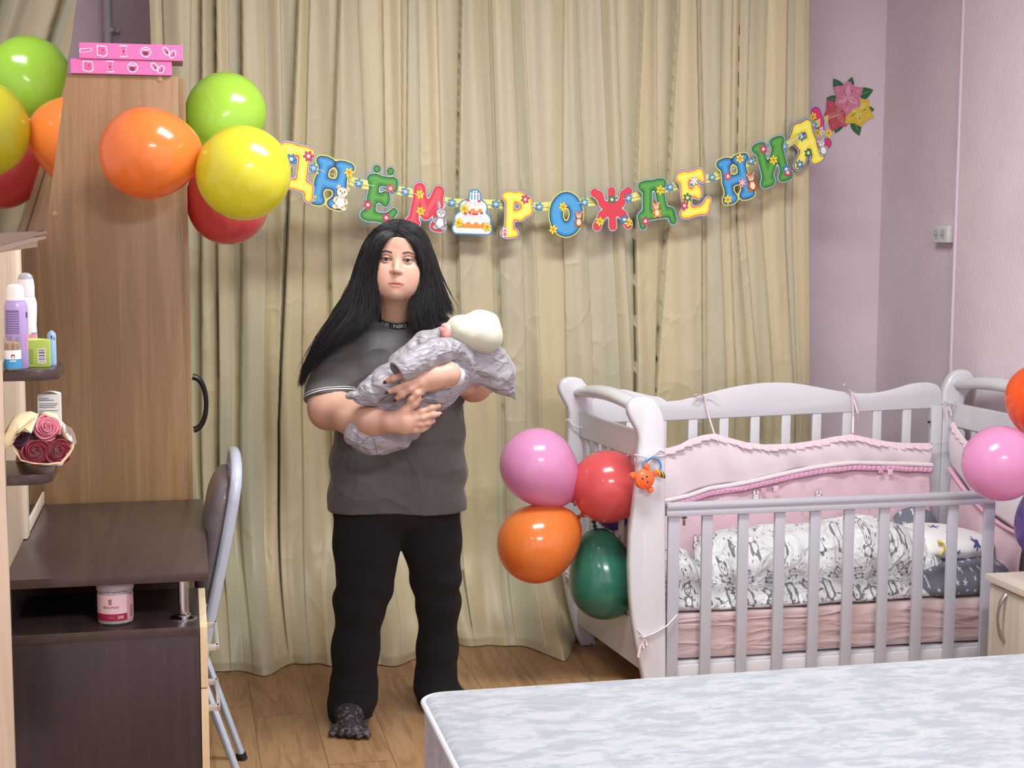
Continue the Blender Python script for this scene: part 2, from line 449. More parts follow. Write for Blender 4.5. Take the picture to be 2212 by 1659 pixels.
# floor
mf = bpy.data.materials.new('laminate'); mf.use_nodes = True; nt = mf.node_tree; bs = nt.nodes['Principled BSDF']
x, y, z = xyz(nt, coords(nt)); pw = x/0.192; row = pw.floor(); off = (row*0.37).frac(); lp = y/1.28+off
cell = row*7.13+lp.floor()*3.71; rnd = (cell.sin()*43758.5).frac()
gx = (pw.frac()-0.5).abs(); gy = (lp.frac()-0.5).abs(); gap = gx.gt(.492).max(gy.gt(.4985))
cb = nt.nodes.new('ShaderNodeCombineXYZ')
for s_, v_ in zip(cb.inputs, (x*9.0+rnd*17.0, y*1.1+rnd*9.0, rnd*5.0)): nt.links.new(v_.s, s_)
g1 = noise(nt, cb.outputs[0], 2.2, 5, .62, 1.6); cb2 = nt.nodes.new('ShaderNodeCombineXYZ')
for s_, v_ in zip(cb2.inputs, (x*130.0, y*4.0, rnd*5.0)): nt.links.new(v_.s, s_)
g2 = noise(nt, cb2.outputs[0], 1.0, 4, .7); rings = ((g1*22.0).sin()*.5+.5)
c = mixc(nt, g1.step(.32, .68), lin((176, 138, 98)), lin((142, 104, 68))); c = mixc(nt, rings*0.22, c, lin((122, 86, 54)))
c = mixc(nt, g2.step(.35, .75)*0.35, c, lin((196, 162, 122))); c = mixc(nt, (rnd*0.3), c, lin((128, 96, 68))); c = mixc(nt, gap*0.6, c, lin((70, 50, 34)))
nt.links.new(c, bs.inputs['Base Color']); bs.inputs['Roughness'].default_value = .42; bumpn(nt, bs, g2*.4-gap, .12, .002)
struct('floor', mf, [((XL-.1, YF-.1, -.1), (4.2, YB+.1, 0))])
struct('ceiling', M_white, [((XL-.1, YF-.1, ZC), (4.2, YB+.1, ZC+.1))])
struct('wall_left', M_walls, [((XL-.1, YF, 0), (XL, YB, ZC))])
struct('wall_front', M_wallb, [((XL-.1, YF-.1, 0), (4.2, YF, ZC))])
# back wall with a window opening behind the curtain
wx0, wx1, wz0, wz1 = .45, 2.05, .85, 2.4
struct('wall_back', M_wallb, [((XL-.1, YB, 0), (wx0, YB+.1, ZC)), ((wx1, YB, 0), (4.2, YB+.1, ZC)), ((wx0, YB, 0), (wx1, YB+.1, wz0)), ((wx0, YB, wz1), (wx1, YB+.1, ZC))])
mb = MB(); mb.box((wx0, YB+.05, wz0), (wx1, YB+.06, wz1), mat('night_glass', (16, 20, 30), rough=.08))
for a, b in ((wx0, wx0+.06), (1.22, 1.28), (wx1-.06, wx1)): mb.box((a, YB+.02, wz0), (b, YB+.07, wz1), M_white, .004)
for a, b in ((wz0, wz0+.06), (wz1-.06, wz1)): mb.box((wx0+.06, YB+.02, a), (wx1-.06, YB+.07, b), M_white, .004)
tag(mb.build('window_1'), kind='structure')
# right wall: recessed far bay, nearer stretch stands 3.5 cm proud, with a bead on the corner
XP, YP = 3.02, 5.43
struct('wall_right', M_walls, [((XR, YP, 0), (XR+.2, YB, ZC)), ((XP, YF, 0), (XP+.2, YP, ZC))])
mb = MB(); mb.tube([(XP+.004, YP+.004, 0), (XP+.004, YP+.004, ZC)], .011, mat('bead', (226, 205, 222), rough=.5), 12)
mb.tube([(XP+.028, YP+.012, 0), (XP+.028, YP+.012, ZC)], .009, mat('bead', (226, 205, 222)), 12); tag(mb.build('trim_1'), kind='structure')
struct('baseboard_back', M_white, [((XL, YB-.015, 0), (XR, YB, .06))])
# wallpaper scuff marks by the socket are on the proud corner
# heating pipe in the back left corner
p0 = P(232, 0, 6.08); p1 = P(246, 100, 6.08); M_pipe = mat('pipe_paint', (206, 200, 206), rough=.35)
pr_ = thing('heating_pipe', (p0[0], 6.08, 0), 'pale painted vertical heating pipe on the pink wall above the wardrobe', 'pipe')
mb = MB(); mb.tube([(p0[0]+.003, 6.08, 0.02), (p0[0], 6.08, ZC-.02)], .0165, M_pipe, 20); mb.build('pipe', pr_)
pc = P(240, 65, 6.08); mb = MB(); mb.box((pc[0]-.030, 6.08, pc[2]-.008), (pc[0]+.030, 6.148, pc[2]+.010), M_pipe, .003)
mb.lathe([(.0195, -.008), (.0195, .008)], (pc[0], 6.08, pc[2]), M_pipe, 20); mb.build('pipe_clip', pr_)
# socket on the recessed side wall
sz = (P(2010, 524, 5.55)[2], P(2010, 487, 5.55)[2]); DY = .13
M_plastic = mat('white_plastic', (226, 228, 226), rough=.3, coat=.3)
so = thing('wall_socket', (XR, 5.55, sz[0]), 'white double surface-mounted power socket on the pink side wall', 'socket')
mb = MB(); mb.box((XR-.042, 5.475, sz[0]), (XR, 5.605, sz[1]), M_plastic, .006); mb.build('housing', so)
for yy in (5.513, 5.567):
    mb = MB(); zc = (sz[0]+sz[1])/2
    mb.lathe([(.021, .0005), (.0205, -.003), (.019, -.003), (.0185, -.0005), (.001, -.0003)], (XR-.0415, yy, zc), M_plastic, 28, (-1, 0, 0))
    mb.build('socket_face', so)
    mb = MB(); mb.lathe([(.0175, .0008), (.017, -.002), (.001, -.0022)], (XR-.0425, yy, zc), mat('socket_grey', (196, 198, 198), rough=.5), 24, (-1, 0, 0))
    for q in (-.009, .009): mb.lathe([(.0024, .0016), (.0005, .0016)], (XR-.0425, yy+q, zc-.004), mat('hole_black', (60, 60, 60)), 10, (-1, 0, 0))
    mb.build('socket_well', so)
# ceiling lamps (above the frame)
for (lx, ly), pw_ in LAMPS:
    t = thing('ceiling_lamp', (lx, ly, ZC), 'flat rectangular ceiling lamp over the %s' % ('bed and crib end of the room' if ly > 2 else 'near end of the room'), 'lamp', 'ceiling lamps')
    mb = MB(); mb.box((lx-.6, ly-.27, ZC-.055), (lx+.6, ly+.27, ZC), M_white, .006); mb.build('lamp_housing', t)
    mb = MB(); mb.box((lx-.575, ly-.25, ZC-.062), (lx+.575, ly+.25, ZC-.056), mat('diffuser', (255, 252, 244), emit=4.0), .002); mb.build('diffuser', t)

# ================================================================== CURTAIN
mc = bpy.data.materials.new('organza'); mc.use_nodes = True; nt = mc.node_tree; bs = nt.nodes['Principled BSDF']
tx = nt.nodes.new('ShaderNodeTexCoord'); 
def mapped(sc, kind='UV', rot=(0, 0, 0)):
    mp = nt.nodes.new('ShaderNodeMapping'); nt.links.new(tx.outputs[kind], mp.inputs[0]); mp.inputs['Scale'].default_value = sc; mp.inputs['Rotation'].default_value = rot; return mp.outputs[0]
v1 = noise(nt, mapped((1.6, .12, 1)), 2.2, 3, .55); v2 = noise(nt, mapped((9, .35, 1)), 2, 3, .6); wv = noise(nt, mapped((90, 6, 1)), 3, 2, .6)
c = mixc(nt, v1.step(.40, .60), lin((210, 198, 158)), lin((190, 187, 162))); c = mixc(nt, v2.step(.35, .75)*.35, c, lin((218, 202, 162)))
c = mixc(nt, wv.step(.3, .8)*.22, c, lin((224, 216, 182))); nt.links.new(c, bs.inputs['Base Color'])
bs.inputs['Roughness'].default_value = .42; bs.inputs['Sheen Weight'].default_value = .35; bs.inputs['Sheen Roughness'].default_value = .35; bs.inputs['Specular IOR Level'].default_value = .45
# creases: ridged, domain-warped, stronger in the lower two thirds
k1 = noise(nt, mapped((2.4, 1.3, 1), rot=(0, 0, .5)), 2.2, 1, .4, .5); r1 = ((k1-.5).abs()*-9.0+1.0).max(0.0)
k2 = noise(nt, mapped((2.2, 1.6, 1), rot=(0, 0, -.7)), 3.4, 1, .4, .4); r2 = ((k2-.5).abs()*-10.0+1.0).max(0.0)
msk = noise(nt, mapped((1.2, 1.0, 1)), 1.6, 2).step(.42, .62); xx, zz, _ = xyz(nt, mapped((1, 1, 1))); low = zz.step(2.25, 1.35)
h = (r1.pow(1.5)+r2.pow(1.6)*.7)*msk*(low*.9+.12)
bumpn(nt, bs, h+wv*.04, .34, .010)
tr = nt.nodes.new('ShaderNodeBsdfTranslucent'); nt.links.new(c, tr.inputs[0]); mx = nt.nodes.new('ShaderNodeMixShader'); mx.inputs[0].default_value = .18
nt.links.new(bs.outputs[0], mx.inputs[1]); nt.links.new(tr.outputs[0], mx.inputs[2]); nt.links.new(mx.outputs[0], nt.nodes['Material Output'].inputs[0])
# pleat edges: pixel columns at the rail height / garland / rail of the crib; side = which side of the edge is in front; amplitude (m)
EDG = [(322, 340, 345, 1, .02), (352, 366, 372, 1, .02), (412, 408, 412, -1, .03), (437, 436, 436, 1, .04), (468, 470, 474, 1, .045), (492, 496, 500, -1, .02), (524, 524, 520, 1, .05), (567, 575, 566, -1, .022), (604, 612, 596, -1, .03),
 (646, 622, 602, 1, .05), (670, 655, 650, 1, .02), (735, 712, 716, 1, .045), (772, 790, 776, -1, .018), (828, 830, 826, 1, .022), (866, 862, 858, -1, .04), (884, 874, 872, 1, .03), (905, 905, 902, -1, .018), (945, 950, 945, -1, .02),
 (1000, 984, 990, 1, .045), (1036, 1054, 1064, -1, .03), (1064, 1070, 1080, 1, .04), (1106, 1120, 1126, -1, .045), (1134, 1150, 1160, -1, .02), (1224, 1212, 1215, 1, .022), (1250, 1262, 1270, -1, .03), (1304, 1318, 1332, -1, .02), (1334, 1342, 1355, -1, .035),
 (1394, 1370, 1362, 1, .05), (1424, 1420, 1400, -1, .02), (1472, 1440, 1400, 1, .05), (1506, 1510, 1500, -1, .05), (1518, 1524, 1515, 1, .03), (1560, 1552, 1556, -1, .035), (1588, 1578, 1580, 1, .03), (1604, 1592, 1618, 1, .02), (1622, 1606, 1632, -1, .03), (1660, 1645, 1664, 1, .03),
 (1700, 1690, 1702, -1, .035), (1722, 1712, 1716, 1, .02), (1752, 1748, 1742, 1, .03)]
ZT = 3.0
def ybase(x, z):
    return 5.66-.10*np.clip((ZT-z)/2.0, 0, 1)
def edge_x(z):
    zs = np.array([P(1100, q, 5.6)[2] for q in (0, 480, 900)])[::-1]
    o = []
    for e in EDG:
        xs = np.array([P(e[0], 0, 5.6)[0], P(e[1], 480, 5.6)[0], P(e[2], 900, 5.6)[0]])[::-1]; o.append(np.interp(z, zs, xs))
    return np.maximum.accumulate(np.array(o)+np.arange(len(o))*1e-4)
NXc, NZc = 1150, 225
zs_ = np.concatenate([np.linspace(ZT, .32, 135), np.linspace(.31, .0, 90)])
V = np.zeros((NXc, NZc, 3)); U = np.zeros((NXc, NZc, 2)); uu = np.linspace(0, 1, NXc)
amps = np.array([e[4]*(.55 if e[4] < .035 else .95) for e in EDG]); sides = np.array([e[3] for e in EDG])
ex0 = edge_x(1.5); rs = np.random.RandomState(11)
# puddle reach (towards the room) along x at the floor, from the photo's curtain hem
hx = [PZ(q, 1450, 0)[0] for q in (300, 440, 560, 640, 720, 830, 870, 940, 1010, 1060, 1150, 1240)]+[1.42, 3.0]
hy = [PZ(*q)[1] for q in ((300, 1440, 0), (440, 1450, 0), (560, 1443, 0), (640, 1430, 0), (700, 1444, 0), (790, 1422, 0), (850, 1422, 0), (940, 1418, 0), (1010, 1385, 0), (1060, 1382, 0), (1150, 1392, 0), (1240, 1412, 0))]+[5.38, 5.42]
for j, z in enumerate(zs_):
    ex = edge_x(z); x = ex[0]+(ex[-1]-ex[0])*uu; i = np.clip(np.searchsorted(ex, x)-1, 0, len(ex)-2)
    t = np.clip((x-ex[i])/np.maximum(ex[i+1]-ex[i], 1e-4), 0, 1)
    seg = i; wgt = (ex[i+1]-ex[i])
    # at left edge of a segment: offset from edge i; at right edge: offset from edge i+1
    aL = np.where(sides[seg] > 0, -amps[seg], amps[seg])*.5; aR = np.where(sides[seg+1] > 0, amps[seg+1], -amps[seg+1])*.5
    s_ = t*t*(3-2*t); y = aL*(1-s_)+aR*s_
    y = y-.10*wgt*np.sin(np.pi*t)*(.5+.7*np.sin(seg*2.3))+.0035*np.sin(x*70+z*1.5+seg)*np.sin(np.pi*t)
    tops = np.clip((z-2.4)/.28, 0, 1); yb = ybase(x, z)+y*(1-.35*tops)*(1.0+.25*np.clip((1.2-z), 0, 1))
    yb = yb+.02*np.sin(x*2.1+z*2.0)+.008*np.sin(x*31+z*7)*np.clip(1.6-z, 0, 1)
    if z < .9:
        hem = np.interp(x, hx, hy)+.040*np.sin(x*17+.6*np.sin(x*5))+.018*np.sin(x*41+1); k = np.clip((.9-z)/.9, 0, 1); hb = .10+.05*np.sin(x*7.3+1)
        q = np.clip(z/hb, 0, 1); bul = np.where(z < hb, np.sqrt(np.clip(1-(1-q)**2, 0, 1))*0+1, 1)
        f = k**3.2; hem = np.where(x < .03, np.maximum(hem, 5.44), hem); yb = yb*(1-f)+(hem-.045)*f
        yb = yb-.085*np.exp(-((z-hb)/.12)**2)*(.6+.6*np.sin(x*9.0+.5))+np.where(z < .03, (.03-z)*.8, 0)
    V[:, j, 0] = x+.012*np.sin(z*5+x*9)*np.clip(1.0-z, 0, 1); V[:, j, 1] = yb; V[:, j, 2] = z+.002
    U[:, j, 0] = ex0[0]+(ex0[-1]-ex0[0])*uu+seg*.37; U[:, j, 1] = z
curt = grid_mesh('curtain', V, mc, uv=U); solid(curt, .0025)
tag(curt, 'long pale olive-beige organza curtain pooling on the floor behind the standing woman', 'curtain')

# ================================================================== WARDROBE, DESK, HUTCH
def wood(name, a, b, c_, sx=1.0, rough=.45, along='z', bump_=.08):
    m = bpy.data.materials.new(name); m.use_nodes = True; nt = m.node_tree; bs = nt.nodes['Principled BSDF']
    sc = {'z': (9*sx, 9*sx, .55*sx), 'y': (9*sx, .55*sx, 9*sx), 'x': (.55*sx, 9*sx, 9*sx)}[along]; sf = {'z': (160, 160, 5), 'y': (160, 5, 160), 'x': (5, 160, 160)}[along]
    n1 = noise(nt, coords(nt, 'Object', sc), 1.2, 4, .6, 1.2); n2 = noise(nt, coords(nt, 'Object', sf), 1.0, 3, .7)
    rg = (n1*26.0).sin()*.5+.5
    c = mixc(nt, n1.step(.3, .7), lin(a), lin(b)); c = mixc(nt, rg*.28, c, lin(c_)); c = mixc(nt, n2.step(.45, .8)*.4, c, lin(c_))
    nt.links.new(c, bs.inputs['Base Color']); bs.inputs['Roughness'].default_value = rough; bumpn(nt, bs, n2, bump_, .002); return m
M_walnut = wood('walnut_laminate', (158, 126, 88), (144, 111, 74), (116, 88, 58), rough=.42)
M_wenge = wood('wenge_laminate', (64, 52, 50), (54, 44, 44), (40, 33, 36), rough=.33, along='z'); M_wengey = wood('wenge_top', (74, 60, 56), (62, 50, 48), (48, 40, 40), rough=.30, along='y')
M_beige = wood('pale_oak_laminate', (214, 196, 172), (200, 182, 160), (184, 166, 146), rough=.4)
M_cap = mat('screw_cap', (178, 142, 106), rough=.4); M_steel = mat('chrome', (210, 212, 216), rough=.12, metal=1.0)
WY = 4.45; WZ = 1.983
wd = thing('wardrobe', (-.2, 4.9, 0), 'brown wood-grain wardrobe at the left, side panel facing the camera', 'wardrobe')
mb = MB(); mb.box((-.44, WY, 0), (-.003, WY+.018, WZ), M_walnut, .0015); mb.build('side_panel', wd)
mb = MB(); mb.box((-.44, 5.30, 0), (-.003, 5.318, WZ), M_walnut, .0015); mb.build('side_panel', wd)
mb = MB(); mb.box((-.44, WY+.018, 0.06), (-.425, 5.30, WZ), M_walnut); mb.box((-.425, WY+.018, 0.0), (-.02, 5.30, 0.06), M_walnut); mb.box((-.425, WY+.018, WZ-.02), (-.003, 5.30, WZ-.002), M_walnut); mb.build('carcass', wd)
for y0, y1, hy_ in ((WY+.001, 4.883, 4.84), (4.887, 5.317, 4.93)):
    mb = MB(); mb.box((.0, y0, .065), (.017, y1, WZ-.006), M_walnut, .0015); d = mb.build('door', wd)
    if y0 < 4.6: hz = [P(425, q, 4.6)[2] for q in (815, 930)]
    Mh = mat('black_plastic', (26, 27, 30), rough=.35)
    if y0 > 4.6: continue
    zc = sum(hz)/2; hh = (hz[0]-hz[1])/2; pts = [(.017+.045*math.cos(a)**.8 if abs(a) < 1.55 else .017, 4.62+(hy_-4.84)*3.2, zc+hh*math.sin(a)) for a in np.linspace(-1.5, 1.5, 21)]
    mb = MB(); mb.tube(pts, [.013-.004*math.cos(a) for a in np.linspace(-1.5, 1.5, 21)], Mh, 12, flat=.8); mb.build('handle', d)
for q in ((345, 170), (118, 462), (102, 1022)):
    c_ = P(q[0], q[1], WY); mb = MB(); mb.lathe([(.0085, -.0005), (.0085, .0015), (.006, .003), (.0005, .003)], (c_[0], WY+.0005, c_[2]), M_cap, 20, (0, -1, 0)); mb.build('screw_cap', wd)

dk = thing('desk', (-.18, 3.95, 0), 'dark brown laminate desk with open shelf and pale drawers at lower left', 'desk')
mb = MB(); mb.box((-.413, 3.48, .728), (.045, 4.425, .75), M_wengey, .0012); mb.build('desktop', dk)
mb = MB(); mb.box((-.415, 3.48, .598), (.022, 3.86, .62), M_wengey, .0012); mb.build('shelf', dk)
mb = MB(); mb.box((-.41, 3.484, .0), (.021, 3.502, .598), M_wenge, .001); mb.build('side_panel', dk)
mb = MB(); mb.box((-.41, 3.842, .0), (.021, 3.86, .598), M_wenge, .001); mb.build('side_panel', dk)
mb = MB(); mb.box((-.41, 4.39, .0), (-.02, 4.41, .728), M_wenge, .001); mb.build('side_panel', dk)
mb = MB(); mb.box((-.415, 3.502, .0), (-.40, 4.39, .728), M_wenge); mb.build('back_panel', dk)
M_draw = mat('drawer_front', (226, 208, 170), rough=.4, var=((212, 190, 150), (40, 40, 3), 1.0, 3, .3, .8)); M_alu = mat('brushed_alu', (206, 208, 210), rough=.38, metal=.7)
zb = [.618, .468, .16, .02]
for k in range(3):
    mb = MB(); mb.box((.0225, 3.478, zb[k+1]+.003), (.0395, 3.862, zb[k]), M_draw, .001); d = mb.build('drawer', dk)
    zc = zb[k]-.075; mb = MB()
    mb.box((.0395, 3.56, zc-.007), (.066, 3.572, zc+.007), M_alu, .001); mb.box((.0395, 3.768, zc-.007), (.066, 3.78, zc+.007), M_alu, .001); mb.box((.060, 3.56, zc-.007), (.068, 3.78, zc+.007), M_alu, .001); mb.build('handle', d)
cx_, cyy = P(397, 1322, 3.56)[0], 3.56; mb = MB()
mb.lathe([(.032, 0), (.032, .003), (.024, .005), (.016, .007), (.016, .010), (.0125, .012), (.0125, .095), (.016, .099), (.030, .104), (.030, .1075)], (cx_, cyy, .6203), M_steel, 32); mb.build('chrome_post', dk)

hu = thing('desk_hutch', (-.43, 3.8, .75), 'pale wood wall unit over the desk with two dark shelves and mirrors', 'shelf unit')
mb = MB(); mb.box((-.51, 3.24, .60), (-.415, 3.99, 1.545), M_beige, .001); mb.build('board', hu)
mb = MB(); mb.box((-.51, 3.225, .33), (-.372, 3.243, 1.275), M_beige, .001); mb.build('end_panel', hu)
mb = MB(); mb.box((-.415, 3.93, .752), (-.404, 3.99, 1.54), mat('pale_edge', (226, 214, 196), rough=.4), .001); mb.build('edge_strip', hu)
mb = MB(); mb.box((-.415, 3.99, .752), (-.406, 4.44, .785), mat('pale_edge', (226, 214, 196), rough=.4), .001); mb.build('bottom_strip', hu)
M_mirror = mat('mirror_glass', (158, 156, 166), rough=.02, metal=1.0)
mb = MB(); mb.box((-.414, 3.992, .786), (-.409, 4.44, 1.52), M_mirror); mb.build('mirror', hu, smooth=False)
def quarter_shelf(z, w_, d_):
    pts = [(-.40, 3.46), (-.40, 3.245), (-.40+w_-.07, 3.245)]+[(-.40+w_-.05+.05*math.sin(a), 3.245+.05-.05*math.cos(a)) for a in np.linspace(.15, 1.57, 8)]+[(-.40+w_, 3.42), (-.40+w_-.03, 3.46)]
    mb = MB(); mb.prism([(a, b) for a, b in pts], (0, 0, z-.022), (1, 0, 0), (0, 1, 0), .022, M_wengey, .0015, 2); return mb.build('shelf', hu)
quarter_shelf(1.252, .138, .2); quarter_shelf(1.03, .118, .2)
# mirror-fronted wall cabinet at upper left, nearer the camera; its front leans out at the top
TAU = math.radians(9.0); MX = P(98, 497, 2.45)[0]; MZ = P(98, 499, 2.45)[2]
mcab = thing('mirror_cabinet', (MX, 2.1, MZ), 'wall cabinet with leaning mirror front at upper left, reflecting the balloons', 'mirror cabinet')
def mx_(z, o=0.0): return MX+(z-MZ)*math.tan(TAU)+o
def mslab(y0, y1, z0a, z0b, z1, o0, o1, m, nm):
    V = []
    for o in (o0, o1): V += [(mx_(z0a, o), y0, z0a), (mx_(z0b, o), y1, z0b), (mx_(z1, o), y1, z1), (mx_(z1, o), y0, z1)]
    mb = MB(); mb.add(V, [(0, 3, 2, 1), (4, 5, 6, 7), (0, 1, 5, 4), (1, 2, 6, 5), (2, 3, 7, 6), (3, 0, 4, 7)], m); mb.build(nm, mcab, smooth=False)
mslab(1.45, 2.45, MZ-.014, MZ, 2.30, -.012, -.003, mat('mirror_back', (60, 50, 52), rough=.5), 'mirror_board')
mslab(1.45, 2.45, MZ-.012, MZ+.002, 2.299, -.003, .0, M_mirror, 'mirror_glass')
M_br = mat('ledge_brown', (128, 106, 100), rough=.4)
mslab(1.45, 2.452, MZ-.020, MZ-.004, MZ-.0005, -.03, .003, M_br, 'ledge'); mslab(1.45, 2.452, MZ-.027, MZ-.012, MZ-.008, -.03, .002, mat('ledge_pale', (150, 130, 124), rough=.4), 'ledge')
V = [(mx_(MZ, -.013), MZ-.025), (mx_(2.3, -.013), 2.3), (XL, 2.3), (XL, MZ-.025)]
mb = MB(); mb.prism([(a, b) for a, b in V], (0, 2.45, 0), (1, 0, 0), (0, 0, 1), 1.0, M_beige, .001); mb.build('cabinet_body', mcab)

# gift boxes on the wardrobe
M_pink = mat('pink_carton', (226, 112, 176), rough=.35, coat=.3); M_w = mat('print_white', (244, 232, 240), rough=.5); M_dp = mat('print_dark', (120, 40, 80), rough=.5); M_gr = mat('carton_grey', (150, 140, 146), rough=.6); M_pp = mat('print_pink', (214, 92, 150), rough=.5)
def gift(lo, hi, xs_, seq, label):
    t = thing('gift_box', ((lo[0]+hi[0])/2, lo[1], lo[2]), label, 'box', 'pink gift boxes on the wardrobe')
    mb = MB(); mb.box(lo, hi, M_pink, .0015); mb.box((lo[0]+.003, lo[1]+.003, lo[2]-.0006), (hi[0]-.003, hi[1]-.003, lo[2]+.001), M_gr)
    S = Sheet((0, lo[1]-.0004, (lo[2]+hi[2])/2), (1, 0, 0), (0, 0, 1))
    for xq, kd in zip(xs_, seq):
        c = P(xq, 120, lo[1])[0]; c = max(c, lo[0]+.021) if kd == 'tube' else c
        def outl(p, m1, m2, m3=None):
            S.poly([(c+a*1.22, b*1.22) for a, b in p], .0001, M_w); S.poly([(c+a, b) for a, b in p], .0002, m1)
        if kd == 'pad': outl([(-.012, .013), (.010, .011), (.012, -.008), (.004, -.014), (-.012, -.010)], M_pp, 0); S.ell(c+.002, .002, .0022, .0022, .0003, M_dp)
        if kd == 'bow': outl([(-.009, .014), (.009, .014), (.004, 0), (.010, -.012), (-.008, -.013), (-.003, 0)], M_pp, 0); S.ell(c, 0, .003, .003, .0003, M_dp)
        if kd == 'can': S.ell(c, 0, .0155, .0150, .0001, M_w, n=9); S.ell(c, 0, .0128, .0122, .0002, M_pp, n=9); S.ell(c-.001, -.004, .008, .006, .0003, M_dp, n=8); S.ell(c, .006, .009, .002, .0003, M_w)
        if kd == 'shoe':
            for q, hq in ((-.009, .004), (.009, -.004)): S.ell(c+q, hq, .0085, .0130, .0001, M_w, rot=.6 if q < 0 else -.6); S.ell(c+q, hq, .0055, .0105, .0002, M_pp, rot=.6 if q < 0 else -.6); S.ell(c+q+.003, hq-.003, .002, .005, .0003, M_dp, rot=.5 if q < 0 else -.5)
        if kd == 'tube': S.poly([(c-.02, -.007), (c+.014, -.001), (c+.014, .008), (c-.02, .004)], .0001, M_w); S.poly([(c-.018, -.005), (c+.012, .0005), (c+.012, .006), (c-.018, .002)], .0002, M_pp)
    mb.v += S.mb.v; mb.f += [tuple(i+mb.n for i in f) for f in S.mb.f]; mb.m += [mb.mi(S.mb.mats[k]) for k in S.mb.m]; mb.n += S.mb.n; mb.build('carton', t, smooth=False)
zA, zB = WZ+.001, P(380, 130, 4.42)[2]; zC_ = P(380, 96, 4.42)[2]
gift((-.30, 4.44, zA), (P(371, 140, 4.44)[0], 4.58, zB-.001), (190, 237, 286, 340), ('pad', 'bow', 'can', 'shoe'), 'lower of two long pink printed boxes lying on the wardrobe')
gift((-.275, 4.435, zB), (P(395, 110, 4.42)[0], 4.585, zC_), (172, 221, 267, 315, 366), ('tube', 'pad', 'bow', 'can', 'shoe'), 'upper long pink printed box, sticking out past the one under it')

# ------------------------------------------------------------------ things on the shelves
def lab(px, py, Y): return P(px, py, Y)
sz1 = 1.2525
def bottle(name, px, Y, prof, mats_, label, cat, extra=None, group=None):
    c = P(px, 797, Y); t = thing(name, (c[0], Y, sz1), label, cat, group)
    for nm, pf, m in prof: mb = MB(); mb.lathe(pf, (c[0], Y, sz1), m, 32); mb.build(nm, t)
    if extra: extra(t, c[0], Y)
    return t
M_lil = mat('lilac_can', (178, 158, 214), rough=.3, coat=.4); M_wcap = mat('white_cap', (236, 236, 234), rough=.3, coat=.3); M_dk = mat('ink', (52, 44, 74), rough=.5); M_txt = mat('small_print', (120, 104, 150), rough=.6)
def curved_patch(mb, c, r, a0, a1, z0, z1, m, n=10):
    V = []; 
    for k in range(n+1):
        a = a0+(a1-a0)*k/n
        for z in (z0, z1): V.append((c[0]+r*math.sin(a), c[1]-r*math.cos(a), z))
    mb.add(V, [(2*k, 2*k+2, 2*k+3, 2*k+1) for k in range(n)], m)
def ex_lil(t, x, Y):
    mb = MB(); curved_patch(mb, (x, Y), .0243, -.9, .35, sz1+.075, sz1+.125, M_txt); 
    for k in range(9): curved_patch(mb, (x, Y), .0245, -.85, .3, sz1+.078+k*.005, sz1+.0795+k*.005, M_lil)
    curved_patch(mb, (x, Y), .0243, 1.1, 1.35, sz1+.108, sz1+.120, M_dk)
    for a, z, m in ((1.05, .05, 'a'), (1.15, .06, 'b'), (1.0, .066, 'a'), (1.1, .042, 'b')): curved_patch(mb, (x, Y), .0244, a-.12, a+.12, sz1+z, sz1+z+.008, mat('print_rose', (236, 140, 160)) )
    mb.build('label', t)
bottle('spray_can', 38, 3.30, [('can', [(.022, 0), (.024, .003), (.024, .128), (.0235, .134), (.021, .141), (.0195, .145)], M_lil), ('cap', [(.0205, .145), (.0205, .150), (.0185, .152), (.0185, .168), (.0155, .176), (.010, .179), (.0005, .180)], M_wcap)], None, 'lilac aerosol can with white cap on the upper dark shelf', 'spray can', ex_lil)
M_wht = mat('white_can', (232, 232, 234), rough=.25, coat=.4)
def ex_w(t, x, Y):
    mb = MB(); curved_patch(mb, (x, Y), .0228, .3, 1.2, sz1+.05, sz1+.066, mat('print_rose', (236, 140, 160))); curved_patch(mb, (x, Y), .0225, .5, 1.3, sz1+.066, sz1+.070, mat('print_grey', (150, 150, 156))); mb.build('label', t)
bottle('deodorant_can', 61, 3.40, [('can', [(.022, 0), (.0235, .004), (.0222, .05), (.0205, .085), (.0225, .12), (.0225, .135), (.019, .147), (.017, .149)], M_wht), ('cap', [(.0185, .149), (.0185, .172), (.0165, .186)], M_wcap), ('cap_dome', [(.0165, .186), (.0145, .194), (.009, .199), (.0005, .2005)], mat('clear_grey', (170, 172, 178), rough=.15, coat=.5))], None, 'white waisted deodorant can with grey dome behind the lilac can', 'spray can', ex_w)
c = P(28, 797, 3.262); t = thing('toothpick_jar', (c[0], 3.262, sz1), 'small clear jar of wooden picks with blue label at shelf corner', 'jar')
mb = MB(); mb.lathe([(.0165, 0), (.0172, .002), (.0172, .066), (.0165, .069), (.0155, .069), (.0155, .002)], (c[0], 3.262, sz1), mat('clear_plastic', (240, 240, 240), rough=.08, trans=.95, ior=1.15), 32); mb.build('jar', t)
mb = MB(); mb.lathe([(.0150, .001), (.0150, .056), (.012, .060), (.008, .0565), (.0005, .060)], (c[0], 3.262, sz1), mat('wood_picks', (206, 176, 128), rough=.7, var=((160, 128, 84), (260, 260, 6), 1, 2, .4, .6)), 40); tag(mb.build('wooden_picks', t), kind='stuff')
mb = MB(); curved_patch(mb, (c[0], 3.262), .0176, -1.7, 1.7, sz1+.004, sz1+.024, mat('label_blue', (60, 150, 196)), 20); curved_patch(mb, (c[0], 3.262), .0176, -1.7, 1.7, sz1+.024, sz1+.043, mat('label_white', (236, 234, 230)), 20)
